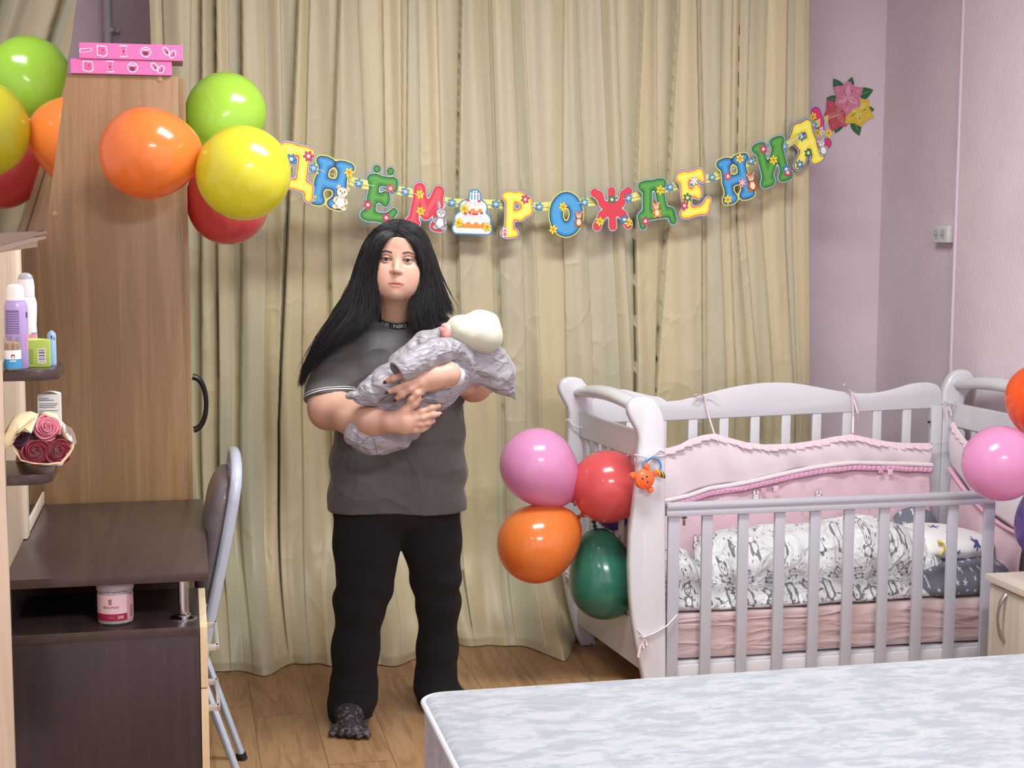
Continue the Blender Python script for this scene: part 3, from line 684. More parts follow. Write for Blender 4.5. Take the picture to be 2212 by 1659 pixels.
curved_patch(mb, (c[0], 3.262), .0178, -.05, .35, sz1+.026, sz1+.034, mat('label_dkred', (120, 50, 60))); curved_patch(mb, (c[0], 3.262), .0180, .04, .26, sz1+.026, sz1+.031, mat('label_white', (236, 234, 230))); curved_patch(mb, (c[0], 3.262), .0178, -.2, .5, sz1+.019, sz1+.0215, mat('label_white', (236, 234, 230))); mb.build('label', t)
# green carton
M_lime = mat('lime_carton', (176, 204, 84), rough=.45)
c = P(82, 790, 3.33); t = thing('medicine_box', (c[0], 3.34, sz1), 'green cardboard box with bar code on the upper dark shelf', 'box')
mb = MB(); mb.box((c[0]-.030, 3.318, sz1), (c[0]+.0255, 3.352, sz1+.058), M_lime, .0008); mb.build('carton', t)
mb = MB(); mb.add([(c[0]-.030, 3.318, sz1+.058), (c[0]+.0255, 3.318, sz1+.056), (c[0]+.0255, 3.352, sz1+.058), (c[0]-.030, 3.352, sz1+.062)], [(0, 1, 2, 3)], mat('lime_light', (206, 226, 120), rough=.45)); solid(mb.build('flap', t), .0006)
mb = MB(); S = Sheet((c[0], 3.3176, sz1), (1, 0, 0), (0, 0, 1)); S.poly([(.001, .008), (.018, .008), (.018, .040), (.001, .040)], .0001, mat('label_white', (236, 234, 230)))
rs = random.Random(4); yy = .010
while yy < .038:
    hh_ = rs.choice([.0008, .0016, .0024]); S.poly([(.003, yy), (.016, yy), (.016, yy+hh_), (.003, yy+hh_)], .0002, mat('ink2', (44, 44, 50))); yy += hh_+rs.choice([.001, .0022])
for k in range(9): S.poly([(-.028, .008+k*.0036), (-.006-rs.random()*.006, .008+k*.0036), (-.006, .0092+k*.0036), (-.028, .0092+k*.0036)], .0002, mat('ink3', (96, 120, 50)))
S.mb.build('printed_front', t, smooth=False)
c = P(113, 785, 3.36); t = thing('lip_balm_tube', (c[0], 3.36, sz1), 'slim light blue tube standing beside the green box', 'tube')
Mb = mat('blue_tube', (150, 186, 226), rough=.3, coat=.3)
mb = MB(); mb.lathe([(.0088, 0), (.0093, .002), (.0093, .055), (.0090, .056)], (c[0], 3.36, sz1), Mb, 24); mb.build('body', t)
mb = MB(); mb.lathe([(.0094, .0562), (.0094, .067), (.007, .072), (.004, .073), (.0035, .0755), (.0005, .076)], (c[0], 3.36, sz1), Mb, 24); mb.build('cap', t)
mb = MB(); curved_patch(mb, (c[0], 3.36), .0096, -.1, .25, sz1+.058, sz1+.066, mat('label_navy', (50, 70, 120))); curved_patch(mb, (c[0], 3.36), .0096, .55, .8, sz1+.056, sz1+.062, mat('label_navy', (50, 70, 120))); mb.build('label', t)
# lower shelf: leaflet box and bouquet
sz2 = 1.0305; c = P(110, 1000, 3.36); t = thing('medicine_box', (c[0], 3.37, sz2), 'narrow white printed carton standing behind the rose bouquet', 'box')
zt = P(110, 848, 3.36)[2]; Mwc = mat('white_carton', (222, 224, 220), rough=.5)
mb = MB(); mb.box((c[0]-.0245, 3.36, sz2), (c[0]+.024, 3.385, zt-.004), Mwc, .0008); mb.build('carton', t)
mb = MB(); V = []; n = 12
for k in range(n+1): u = k/n; V += [(c[0]-.0245+.0485*u, 3.3595, zt-.006+.009*math.sin(math.pi*u)), (c[0]-.0245+.0485*u, 3.385, zt-.003+.005*math.sin(math.pi*u))]
mb.add(V, [(2*k, 2*k+2, 2*k+3, 2*k+1) for k in range(n)], Mwc); solid(mb.build('flap', t), .0008)
S = Sheet((c[0], 3.3596, zt), (1, 0, 0), (0, 0, 1)); rs = random.Random(5)
for k, (l_, b_) in enumerate(((.5, 0), (.75, 1), (0, 0), (.95, 0), (.9, 0), (.8, 0), (0, 0), (.95, 0), (.3, 0), (0, 0), (.85, 0), (.8, 0), (.7, 0))):
    if l_: S.poly([(-.0215, -.014-k*.0038), (-.0215+.042*l_, -.014-k*.0038), (-.0215+.042*l_, -.0126-k*.0038+b_*.0004), (-.0215, -.0126-k*.0038+b_*.0004)], .0001, mat('ink_grey', (96, 98, 100)))
S.mb.build('printed_front', t, smooth=False)
# cotton bud jar
c = P(250, 1336, 3.56); r = .042; t = thing('cotton_bud_jar', (c[0], 3.56, .6203), 'round clear jar of white cotton buds with maroon label under the desktop', 'jar')
mb = MB(); mb.lathe([(.040, 0), (.042, .003), (.042, .082), (.041, .083), (.0405, .004)], (c[0], 3.56, .6205), mat('clear_plastic', (240, 240, 240)), 48); mb.build('jar', t)
mb = MB(); mb.lathe([(.0436, .082), (.0436, .094), (.041, .098), (.0005, .098)], (c[0], 3.56, .6205), mat('lid_clear', (196, 190, 196), rough=.2, coat=.5, alpha=.85), 48); mb.build('lid', t)
mb = MB(); Mcb = mat('cotton', (238, 236, 232), rough=.9)
for a in np.linspace(0, 2*math.pi, 56, endpoint=False):
    for rr, dz in ((.0372, 0), (.031, .002)):
        x0, y0 = c[0]+rr*math.cos(a+dz*40), 3.56+rr*math.sin(a+dz*40); mb.tube([(x0, y0, .624+dz), (x0, y0, .628), (x0, y0, .640), (x0, y0, .684), (x0, y0, .695), (x0, y0, .6995)], [.0012, .0024, .0012, .0012, .0026, .0012], Mcb, 6)
tag(mb.build('cotton_buds', t), kind='stuff')
mb = MB(); cc = (c[0], 3.56); Mr = mat('label_maroon', (150, 34, 66), rough=.4); Ml = mat('label_rose', (222, 190, 196), rough=.4)
curved_patch(mb, cc, .0424, -1.3, .72, .632, .700-.006, Ml, 24); curved_patch(mb, cc, .0426, -1.3, .72, .632, .649, Mr, 24); curved_patch(mb, cc, .0424, .72, 1.4, .632, .694, mat('label_rose2', (196, 150, 160)), 10)
for k in range(8): curved_patch(mb, cc, .0427, .95, 1.2, .638+k*.0035, .6395+k*.0035, mat('ink2', (44, 44, 50)), 3)
curved_patch(mb, cc, .0428, -.32, -.16, .672, .684, mat('label_dkred', (120, 50, 60)), 3); curved_patch(mb, cc, .0429, -.28, -.2, .675, .678, Ml, 3); curved_patch(mb, cc, .0429, -.26, -.2, .680, .682, Ml, 3)
mb.build('label', t)
def ring_bend(cx, cy_, r, z): return lambda V: np.stack([cx+r*np.sin(V[:, 0]/r), cy_-r*np.cos(V[:, 0]/r)-V[:, 2]*0, z+V[:, 1]], 1)
def bt(txt, size, ang, z, m, nm='lettering'):
    text_mesh(txt, size, m, None, (1, 0, 0), (0, 0, 1), nm, t, 0, bend=lambda V: np.stack([c[0]+.0429*np.sin(V[:, 0]/.0429+ang), 3.56-.0429*np.cos(V[:, 0]/.0429+ang), z+V[:, 1]], 1))
bt('BEAUMAR', .0085, -.2, .6645, mat('label_dkred', (120, 50, 60))); bt('200', .010, .32, .6405, mat('label_white', (236, 234, 230))); bt('• ▾ •', .007, -.2, .6405, mat('label_white', (236, 234, 230)))
def PXx(px, py, X):
    d = VF*FPX + VR*(px-1106) - VU*(py-829.5); t = X/d[0]; return np.array([X, d[1]*t, d[2]*t+CAMH])
# ================================================================== BALLOONS
def balloon_mat(name, rgb, rough=.2, tl=.3):
    return mat(name, rgb, rough=rough, coat=.5, translucent=tl, sss=0)
def balloon(c, R, tie, label, m, group, L=1.32, flat=1.0, link=None):
    link = {'balloons tied to the wardrobe edge': P(425, 322, 4.47), 'balloons tied to the left end of the crib': P(1276, 1112, 4.88), 'balloons at the right edge by the crib': P(2232, 1010, 4.56)}[group]
    c = np.array(c, float); tie = np.array(tie, float); ax = tie-c; ax /= np.linalg.norm(ax)
    t = thing('balloon', c, label, 'balloon', group); prof = []
    for a in np.linspace(0.0, math.pi/2, 20): prof.append((R*math.sin(a), -R*math.cos(a)*flat))
    for s_ in np.linspace(0, 1, 30)[1:]:
        r = R*math.sqrt(max(0, 1-s_**2))*(1-.20*s_**1.5)+.006*s_; prof.append((max(r, .006), s_*R*L))
    prof[0] = (.0004, prof[0][1]); e = prof[-1][1]
    prof += [(.0055, e+.004)]
    mb = MB(); mb.lathe(prof, c, m, 64, ax); mb.build('latex_body', t, ang=None)
    mb = MB(); mb.lathe([(.004, e+.003), (.0085, e+.006), (.0085, e+.010), (.0045, e+.012), (.006, e+.018), (.011, e+.026), (.0105, e+.0265), (.004, e+.019)], c, m, 20, ax); mb.build('knot', t)
    if link is not None and np.linalg.norm(c+ax*(e+.02)-link) > .02: mb = MB(); k0 = c+ax*(e+.006); mb.tube([k0, (k0+link)/2+np.array([0, 0, -.004]), link], .0012, mat('string_white', (236, 232, 228), rough=.7), 6); mb.build('string', t)
    return t
G1 = 'balloons tied to the wardrobe edge'; tieL = P(436, 322, 4.47)
mo = balloon_mat('balloon_orange', (246, 142, 66)); ml = balloon_mat('balloon_lime', (176, 226, 76)); my = balloon_mat('balloon_yellow', (230, 226, 60)); mr = balloon_mat('balloon_red', (232, 98, 100))
mpk = balloon_mat('balloon_pink', (238, 166, 214)); mgn = balloon_mat('balloon_green', (52, 126, 104), tl=.2); mpu = balloon_mat('balloon_violet', (128, 104, 198)); mmg = balloon_mat('balloon_magenta', (176, 52, 140)); mcr = balloon_mat('balloon_coral', (250, 104, 48))
balloon(P(316, 331, 4.26), .127, P(432, 325, 4.32), 'orange balloon in front of the wardrobe side panel', mo, G1, L=1.25, flat=1.0)
balloon(P(489, 243, 4.66), .1215, P(430, 330, 4.55), 'lime green balloon, topmost of the bunch by the wardrobe', ml, G1)
balloon(P(526, 374, 4.22), .131, P(470, 360, 4.5), 'bright yellow balloon at the front of the bunch by the wardrobe', my, G1, L=1.2)
balloon(P(492, 442, 4.62), .1215, P(450, 350, 4.52), 'red balloon half hidden below the yellow balloon', mr, G1)
G2 = 'balloons tied to the left end of the crib'; tieC = P(1264, 1108, 4.8)
balloon(P(1160, 1005, 4.78), .126, tieC, 'pink balloon at the upper left of the crib bunch', mpk, G2, L=1.38)
balloon(P(1312, 1051, 4.74), .123, P(1285, 1100, 4.90), 'red balloon beside the white crib post, under the crib handle', mr, G2, L=1.15)
balloon(P(1157, 1176, 4.76), .131, tieC, 'orange balloon at the lower left of the crib bunch', mo, G2, L=1.32)
balloon(P(1306, 1262, 4.80), .121, P(1282, 1120, 4.82), 'dark green balloon, lowest of the crib bunch', mgn, G2, L=1.62)
balloon(P(1326, 1116, 4.90), .05, P(1285, 1110, 4.88), 'small violet balloon mostly hidden behind the red crib balloon', mpu, G2)
G3 = 'balloons at the right edge by the crib'; tieR = P(2235, 1010, 4.5)
balloon(P(2246, 858, 4.42), .112, tieR, 'orange balloon cut by the right edge above the pink one', mcr, G3)
balloon(P(2161, 1001, 4.33), .1235, P(2240, 1000, 4.52), 'pink balloon in front of the right end of the crib rail', mpk, G3, L=1.2)
balloon(P(2266, 1142, 4.42), .112, tieR, 'violet balloon cut by the right edge below the pink one', mpu, G3)
def string(pts, nm, label, r=.0012, m=None):
    mb = MB(); mb.tube(pts, r, m or mat('string_white', (236, 232, 228), rough=.7), 6); return tag(mb.build(nm), label, 'string')

# ================================================================== GARLAND
GY = lambda px: np.interp(px, [560, 960, 1700, 1790, 1850], [5.12, 5.44, 5.48, 5.72, 6.10])
Hh = lambda px: np.array([.985, .17, 0])/np.linalg.norm([.985, .17])
gm = dict(blue=(40, 136, 200), green=(58, 142, 52), red=(214, 62, 78), yellow=(240, 226, 40), mag=(214, 50, 110), pale=(236, 236, 190), lime=(206, 216, 116), dark=(36, 62, 92), dkg=(26, 92, 60), outb=(74, 140, 186), violet=(120, 60, 130), white=(242, 240, 236), lblue=(74, 162, 216), lgreen=(88, 164, 70), lred=(228, 92, 102), lyel=(248, 240, 110), orange=(232, 150, 60), brown=(190, 112, 66), cream=(246, 228, 190), grey=(176, 180, 188), black=(30, 28, 32), pinkp=(240, 160, 180), leaf=(60, 130, 70))
GM = {k: mat('card_'+k, v, rough=.35, coat=.15) for k, v in gm.items()}
GLY = {
 'Н': [[(.14, .06), (.18, .94)], [(.66, .06), (.66, .94)], [(.16, .48), (.66, .48)], [(.02, .03, .10), (.24, .03, .10)], [(.06, .97, .10), (.30, .97, .10)], [(.54, .03, .10), (.78, .03, .10)], [(.54, .97, .10), (.80, .97, .10)]],
 'Д': [[(.30, .92), (.20, .24)], [(.62, .92), (.68, .24)], [(.16, .95, .11), (.74, .95, .11)], [(.06, .18, .10), (.84, .18, .10)], [(.04, .18, .09), (.04, -.04, .09)], [(.88, .18, .09), (.92, -.04, .09)]],
 'Е': [[(.18, .05), (.20, .95)], [(.10, .95, .11), (.66, .95, .11)], [(.66, .97, .10), (.72, .80, .07)], [(.2, .52, .10), (.52, .52, .10)], [(.52, .62, .08), (.54, .42, .08)], [(.06, .04, .11), (.66, .04, .11)], [(.66, .04, .11), (.80, .24, .08)]],
 'М': [[(.12, .05), (.20, .92)], [(.82, .05), (.72, .92)], [(.20, .92, .13), (.46, .30, .11)], [(.72, .92, .13), (.46, .30, .11)], [(.02, .03, .10), (.22, .03, .10)], [(.72, .03, .10), (.94, .03, .10)]],
 'Р': [[(.22, .02), (.24, .95)], [(.12, .97, .11), (.50, .95)], [(.50, .95, .13), (.70, .82, .14), (.72, .62, .14), (.52, .48, .12), (.28, .46, .10)], [(.10, .0, .10), (.38, .0, .10)]],
 'О': [[(.5+.30*math.cos(a), .5+.40*math.sin(a), .15) for a in np.linspace(0, 2*math.pi, 25)]],
 'Ж': [[(.5, .04, .10), (.5, .50, .075), (.5, .96, .10)], [(.00, .94, .10), (.14, .86, .08), (.22, .64, .07), (.5, .50, .07), (.20, .34, .08), (.04, .06, .11)], [(1.0, .94, .10), (.86, .86, .08), (.78, .64, .07), (.5, .50, .07), (.80, .34, .08), (.96, .06, .11)]],
 'И': [[(.16, .06), (.16, .94)], [(.72, .06), (.72, .94)], [(.18, .14, .12), (.70, .86, .12)], [(.04, .97, .10), (.26, .97, .10)], [(.60, .97, .10), (.84, .97, .10)], [(.04, .03, .10), (.26, .03, .10)], [(.60, .03, .10), (.84, .03, .10)]],
 'Я': [[(.68, .04), (.66, .95)], [(.66, .95, .13), (.34, .93, .14), (.20, .74, .15), (.34, .52, .13), (.66, .50, .11)], [(.46, .48, .12), (.22, .16, .12), (.06, .06, .12)], [(.58, .02, .10), (.80, .02, .10)]],
 '!': [[(.35, .98, .17), (.35, .72, .15), (.36, .42, .06)], [(.37, .06, .15)]],
}
def flower(S, x, y, r, h, pet, cen, n=6):
    for k in range(n):
        a = 2*math.pi*k/n+.3; S.ell(x+r*.62*math.cos(a), y+r*.62*math.sin(a), r*.46, r*.30, h+.0001*k/n, GM['dark'] if pet != 'yellow' else GM['brown'], a, 12); S.ell(x+r*.62*math.cos(a), y+r*.62*math.sin(a), r*.40, r*.24, h+.0002+.0001*k/n, GM[pet], a, 12)
    S.ell(x, y, r*.34, r*.34, h+.0004, GM['brown'] if pet == 'yellow' else GM['white'], 0, 12); S.ell(x, y, r*.2, r*.2, h+.0005, GM[cen], 0, 12)
def animal(S, x, y, s, h, body, belly, ear, kind='bear'):
    e = lambda dx, dy, rx, ry, dh, m, rot=0: S.ell(x+dx*s, y+dy*s, rx*s, ry*s, h+dh, GM[m], rot, 18)
    for q, z in ((1.0, 'black'), (.92, None)):
        o = .0 if z else .0001
        bm_ = z or body
        for sg in (-1, 1):
            if ear == 'long': e(sg*.16-.02, .86, .10*q, .28*q, o, bm_, -sg*.25)
            else: e(sg*.26, .66, .13*q, .13*q, o, bm_)
            e(sg*.24, -.42, .18*q, .13*q, o, bm_); e(sg*.30, -.02, .11*q, .20*q, o, bm_, sg*.5)
        e(0, -.12, .34*q, .40*q, o, bm_); e(0, .42, .34*q, .30*q, o+.0001, bm_)
    e(0, -.14, .20, .26, .0004, belly); e(0, .34, .18, .13, .0004, belly)
    for sg in (-1, 1):
        e(sg*.13, .48, .07, .09, .0004, 'white'); e(sg*.12, .47, .035, .055, .0005, 'black')
        if ear != 'long': e(sg*.26, .66, .07, .07, .0004, 'pinkp')
        else: e(sg*.16-.02, .86, .05, .18, .0004, 'pinkp', -sg*.25)
    e(0, .38, .05, .035, .0006, 'black'); e(0, .27, .07, .02, .0006, 'lred')
LET = [  # px, py of card centre, tilt deg, glyph, fill, light, edge, outline, height m, extras
 (632, 366, -13, 'Д', 'yellow', 'lyel', 'lred', 'outb', .152, [('f', .35, .72, 'blue'), ('f', .72, .88, 'mag')]),
 (716, 396, -13, 'Н', 'blue', 'lblue', 'dark', 'lime', .144, [('f', .80, .86, 'yellow'), ('f', .02, .06, 'yellow'), ('a', .74, .16, 'cream', 'white', 'bear')]),
 (824, 430, -9, 'Е', 'green', 'lgreen', 'dkg', 'outb', .143, [('f', .10, .30, 'mag'), ('f', .62, .06, 'mag'), ('f', .62, .80, 'lred'), ('umlaut',)]),
 (920, 446, -8, 'М', 'red', 'lred', 'red', 'outb', .142, [('f', .22, .78, 'yellow'), ('f', .30, .36, 'yellow'), ('a', .86, .20, 'grey', 'white', 'long')]),
 (1116, 463, -1, 'Р', 'yellow', 'lyel', 'lred', 'outb', .142, [('f', .66, .90, 'mag'), ('a', .10, .0, 'white', 'lred', 'bear', .16)]),
 (1218, 463, 0, 'О', 'blue', 'lblue', 'dark', 'lime', .142, [('f', .12, .10, 'yellow'), ('f', .40, .70, 'yellow'), ('a', .86, .34, 'brown', 'cream', 'bear', .26)]),
 (1317, 451, 3, 'Ж', 'red', 'lred', 'red', 'outb', .144, [('f', .12, .18, 'yellow'), ('f', .50, .74, 'leaf'), ('f', .96, .12, 'yellow'), ('f', .84, .2, 'blue')]),
 (1412, 437, 9, 'Д', 'green', 'lgreen', 'dkg', 'outb', .149, [('f', .12, .06, 'mag'), ('f', .66, .78, 'yellow'), ('a', .48, .26, 'orange', 'cream', 'bear', .24)]),
 (1499, 417, 11, 'Е', 'yellow', 'lyel', 'lred', 'outb', .152, [('f', .10, .24, 'mag'), ('f', .48, .80, 'white'), ('f', .22, .42, 'leaf')]),
 (1590, 386, 15, 'Н', 'blue', 'lblue', 'dark', 'lime', .149, [('f', .66, .98, 'yellow'), ('f', .06, .04, 'yellow'), ('f', .20, .62, 'lred'), ('a', .86, .26, 'brown', 'cream', 'bear', .30), ('f', .58, .36, 'pinkp')]),
 (1668, 350, 18, 'И', 'green', 'lgreen', 'dkg', 'outb', .149, [('f', .26, .90, 'mag'), ('f', .48, .54, 'yellow'), ('f', .80, .10, 'mag'), ('f', .78, .2, 'blue')]),
 (1738, 312, 20, 'Я', 'yellow', 'lyel', 'violet', 'outb', .153, [('f', .40, .72, 'blue'), ('f', .12, .06, 'blue'), ('f', .46, .26, 'leaf'), ('a', .92, .22, 'grey', 'white', 'bear', .28)]),
 (1779, 276, 24, '!', 'mag', 'mag', 'violet', 'lblue', .145, [('f', .22, .92, 'yellow'), ('f', .52, .30, 'yellow'), ('f', .20, .44, 'yellow'), ('a', .34, .42, 'white', 'grey', 'bear', .14)])]
g0 = P(1100, 450, GY(1100)); gar = thing('birthday_garland', g0, 'colourful paper letter garland strung across the curtain from balloons to flower', 'garland')
def card_frame(px, py, tilt, hgt):
    c = P(px, py, GY(px)); h = Hh(px); a = math.radians(tilt); up = np.array([0, 0, 1.0]); ux = h*math.cos(a)+up*math.sin(a); uy = -h*math.sin(a)+up*math.cos(a)
    return c, ux, uy
def cardsheet(c, ux, uy, hgt, w=.86):
    S = Sheet(c-ux*hgt*w/2-uy*hgt*.5, ux*hgt, uy*hgt); return S
for (px, py, tl, g, fill, light, edge, outl, hg, ex) in LET:
    c, ux, uy = card_frame(px, py, tl, hg); S = cardsheet(c, ux, uy, hg)
    st = list(GLY[g])
    if any(e[0] == 'umlaut' for e in ex): st = st+[[(.20, 1.22, .085)], [(.56, 1.22, .085)]]
    hg_ = hg; r0 = .12; st = [[(q[0], q[1], (q[2] if len(q) > 2 else r0)*.86) for q in s_] for s_ in st]; lv = {'o': .058, 'w': .040, 'e': .029, 'f': .0, 'l': -.050}
    cs = contours2d(st, r0, list(lv.values()), .016)
    S.layer(cs[lv['o']], .0002, GM[outl], .0010); S.layer(cs[lv['w']], .0005, GM['pale' if outl != 'lime' else 'lime']); S.layer(cs[lv['e']], .0008, GM[edge]); S.layer(cs[lv['f']], .0011, GM[fill]); 
    if g != 'Ж': S.layer(cs[lv['l']], .0013, GM[light] if light != fill else GM[fill])
    L = S.mb.build('letter_card', gar, smooth=False)
    if g == 'Д' and fill == 'yellow': L['label'] = 'yellow letter card beside the yellow balloon'
    for e in ex:
        if e[0] == 'f':
            S2 = cardsheet(c, ux, uy, hg); flower(S2, e[1], e[2], .12, .0018, e[3], 'orange' if e[3] == 'yellow' else 'yellow'); S2.mb.build('flower_print', L, smooth=False)
        if e[0] == 'a':
            S2 = cardsheet(c, ux, uy, hg); animal(S2, e[1], e[2], (e[6] if len(e) > 6 else .36)*1.25, .0026, e[3], e[4], e[5]); S2.mb.build('animal_print', L, smooth=False)
# cake card
c, ux, uy = card_frame(1021, 462, -2, .146); S = cardsheet(c, ux, uy, .146, 1.0)
base = [[(.5, .10, .12)]]; 
def scal(cx, cy_, rx, ry, n=60, k=9, amp=.04): return [(cx+rx*math.cos(a)*(1+amp*math.cos(k*a)), cy_+ry*math.sin(a)*(1+amp*math.cos(k*a))) for a in np.linspace(0, 2*math.pi, n, endpoint=False)]
cs = contours2d([[(.10, .12, .12), (.90, .12, .12)], [(.2, .34, .18), (.8, .34, .18)], [(.32, .66, .17), (.70, .66, .17)], [(.46, .86, .05), (.46, 1.02, .05)], [(.56, .86, .05), (.56, 1.04, .05)], [(.62, .86, .05), (.62, 1.0, .05)]], .12, [.035, 0], .02)
S.layer(cs[.035], .0002, GM['outb'], .001); S.layer(cs[0], .0005, GM['white'])
S.poly([(.12, .14), (.88, .14), (.84, .40), (.16, .40)], .0008, GM['orange']); S.poly([(.27, .54), (.75, .54), (.73, .72), (.30, .72)], .0008, GM['orange'])
for k in range(9): S.ell(.14+.09*k, .015, .03, .03, .0009, GM['outb']); S.ell(.14+.09*k, .03, .03, .03, .0010, GM['white'])
for k in range(7): S.ell(.18+.105*k, .36-.05*(k % 2), .062, .075, .0010, GM['white']); 
S.poly([(.14, .38), (.86, .38), (.80, .52), (.20, .52)], .0011, GM['white'])
for k in range(5): S.ell(.30+.10*k, .70-.05*(k % 2), .060, .07, .0010, GM['white'])
S.poly([(.26, .72), (.76, .72), (.68, .86), (.34, .86)], .0011, GM['white'])
for k, (a, b) in enumerate(((.3, .50), (.42, .52), (.60, .50), (.74, .53), (.36, .84), (.66, .83), (.52, .50))): S.ell(a, b, .045, .035, .0013, GM['red'])
rs = random.Random(8)
for k in range(22): S.ell(rs.uniform(.25, .75), rs.choice([rs.uniform(.40, .48), rs.uniform(.74, .82)]), .012, .012, .0014, GM[rs.choice(['orange', 'mag', 'blue'])], 0, 6)
for a in (.46, .54, .62): S.poly([(a-.018, .86), (a+.018, .86), (a+.018, 1.0), (a-.018, 1.0)], .0012, GM['lblue']); S.ell(a, 1.05, .02, .035, .0012, GM['outb'])
ck = S.mb.build('cake_card', gar, smooth=False)
for a, b in ((.26, .62), (.12, .26), (.90, .18)):
    S2 = cardsheet(c, ux, uy, .146, 1.0); flower(S2, a, b, .12, .002, 'yellow', 'orange'); S2.mb.build('flower_print', ck, smooth=False)
# connecting band pieces with blue flowers
BP = [(628, 350), (677, 363), (775, 396), (876, 414), (977, 438), (1072, 441), (1166, 447), (1264, 437), (1359, 428), (1449, 404), (1540, 383), (1624, 348), (1696, 316), (1759, 270)]
full = [(590, 345)]+BP+[(1800, 252), (1822, 244)]
for i, (px, py) in enumerate(BP[1:], 1):
    pts = []
    for q in (-30, -14, 0, 14, 30):
        xx = px+q; yy = np.interp(xx, [p[0] for p in full], [p[1] for p in full]); pts.append(P(xx, yy, GY(xx)+.014))
    wd_ = .016; V = []
    for k, p in enumerate(pts): V += [p+np.array([0, 0, wd_]), p-np.array([0, 0, wd_])]
    mb = MB(); mb.add(V, [(2*k, 2*k+1, 2*k+3, 2*k+2) for k in range(4)], GM['lime'] if False else mat('card_band', (232, 232, 128), rough=.4)); b_ = solid(mb.build('connector_band', gar, smooth=False), .0006)
    c = P(px, py, GY(px)); h = Hh(px); S = Sheet(c+np.array([0, .0105, 0]), h*.1, np.array([0, 0, .1])); flower(S, 0, 0, .17, .002, 'lblue', 'orange', 6); S.mb.build('flower_print', b_, smooth=False)
mb = MB(); mb.tube([P(436, 330, 4.6), P(520, 345, 4.85)]+[P(a, b, GY(a)+.008) for a, b in full], .0012, mat('string_white', (236, 232, 228), rough=.7), 6); mb.build('string', gar)
# lily sticker on the wall
def lily(S, x, y, s, rot, m1, m2, h, n=6, a0=0):
    for k in range(n):
        a = rot+a0+2*math.pi*k/n; ca, sa = math.cos(a), math.sin(a); out = []
        L_ = s*(1.0 if k % 2 == 0 else .86); W_ = s*(.26 if k % 2 == 0 else .33)
        for t_ in np.linspace(0, 1, 9): out.append((t_*L_, W_*math.sin(math.pi*t_**.8)*(1-.2*t_)))
        for t_ in np.linspace(1, 0, 9)[1:-1]: out.append((t_*L_, -W_*math.sin(math.pi*t_**.8)*(1-.2*t_)))
        out = [(p, q*1.7) for p, q in out]; S.poly([(x+p*ca-q*sa, y+p*sa+q*ca) for p, q in out], h+.0003*(k % 2)+.00005*k, m1)
        S.poly([(x+p*ca*.8-q*sa*.32, y+p*sa*.8+q*ca*.32) for p, q in out], h+.0003*(k % 2)+.00005*k+.0001, m2)
    for k in range(5):
        a = rot+.5+k*1.2; S.poly([(x, y), (x+s*.42*math.cos(a-.04), y+s*.42*math.sin(a-.04)), (x+s*.42*math.cos(a+.04), y+s*.42*math.sin(a+.04))], h+.0009, GM['leaf']); S.ell(x+s*.42*math.cos(a), y+s*.42*math.sin(a), s*.05, s*.03, h+.0010, GM['brown'], a+1.5)
c = P(1833, 232, YB); t = thing('flower_sticker', (c[0], YB-.004, c[2]), 'die-cut lily bouquet card in pink, red and yellow stuck on the pink wall', 'sticker')
S = Sheet((c[0], YB-.004, c[2]), (1, 0, 0), (0, 0, 1)); k_ = 1/528.0
def pz(px, py): q = P(px, py, YB); return q[0]-c[0], q[2]-c[2]
for (px, py, L_, rot) in ((1862, 203, .055, .35), (1812, 190, .05, 2.2), (1848, 270, .05, -1.2), (1868, 238, .045, .1), (1812, 268, .045, -2.0), (1835, 185, .04, 1.3), (1800, 215, .035, 3.0)):
    x, y = pz(px, py); out = [(t_*2*L_-L_, L_*.5*math.sin(math.pi*t_)) for t_ in np.linspace(0, 1, 10)]+[(t_*2*L_-L_, -L_*.5*math.sin(math.pi*t_)) for t_ in np.linspace(1, 0, 10)[1:-1]]
    S.poly([(x+p*math.cos(rot)-q*math.sin(rot), y+p*math.sin(rot)+q*math.cos(rot)) for p, q in out], .0002, mat('leaf_card', (52, 112, 76), rough=.4)); S.poly([(x+p*.9*math.cos(rot)-q*.15*math.sin(rot), y+p*.9*math.sin(rot)+q*.15*math.cos(rot)) for p, q in out], .0003, mat('leaf_card2', (96, 150, 110), rough=.4))
S.mb.build('leaves', t, smooth=False)
for (px, py, s_, rot, a_, b_, h_) in ((1808, 247, .080, .2, (214, 92, 104), (232, 124, 132), .0012), (1852, 240, .082, -.3, (236, 208, 70), (246, 226, 110), .0026), (1830, 210, .082, .5, (226, 140, 172), (242, 176, 200), .0040)):
    S = Sheet((c[0], YB-.004, c[2]), (1, 0, 0), (0, 0, 1)); x, y = pz(px, py); lily(S, x, y, s_, rot, mat('lily%d' % a_[1], a_, rough=.4), mat('lily%d' % b_[1], b_, rough=.4), h_); S.mb.build('lily', t, smooth=False)

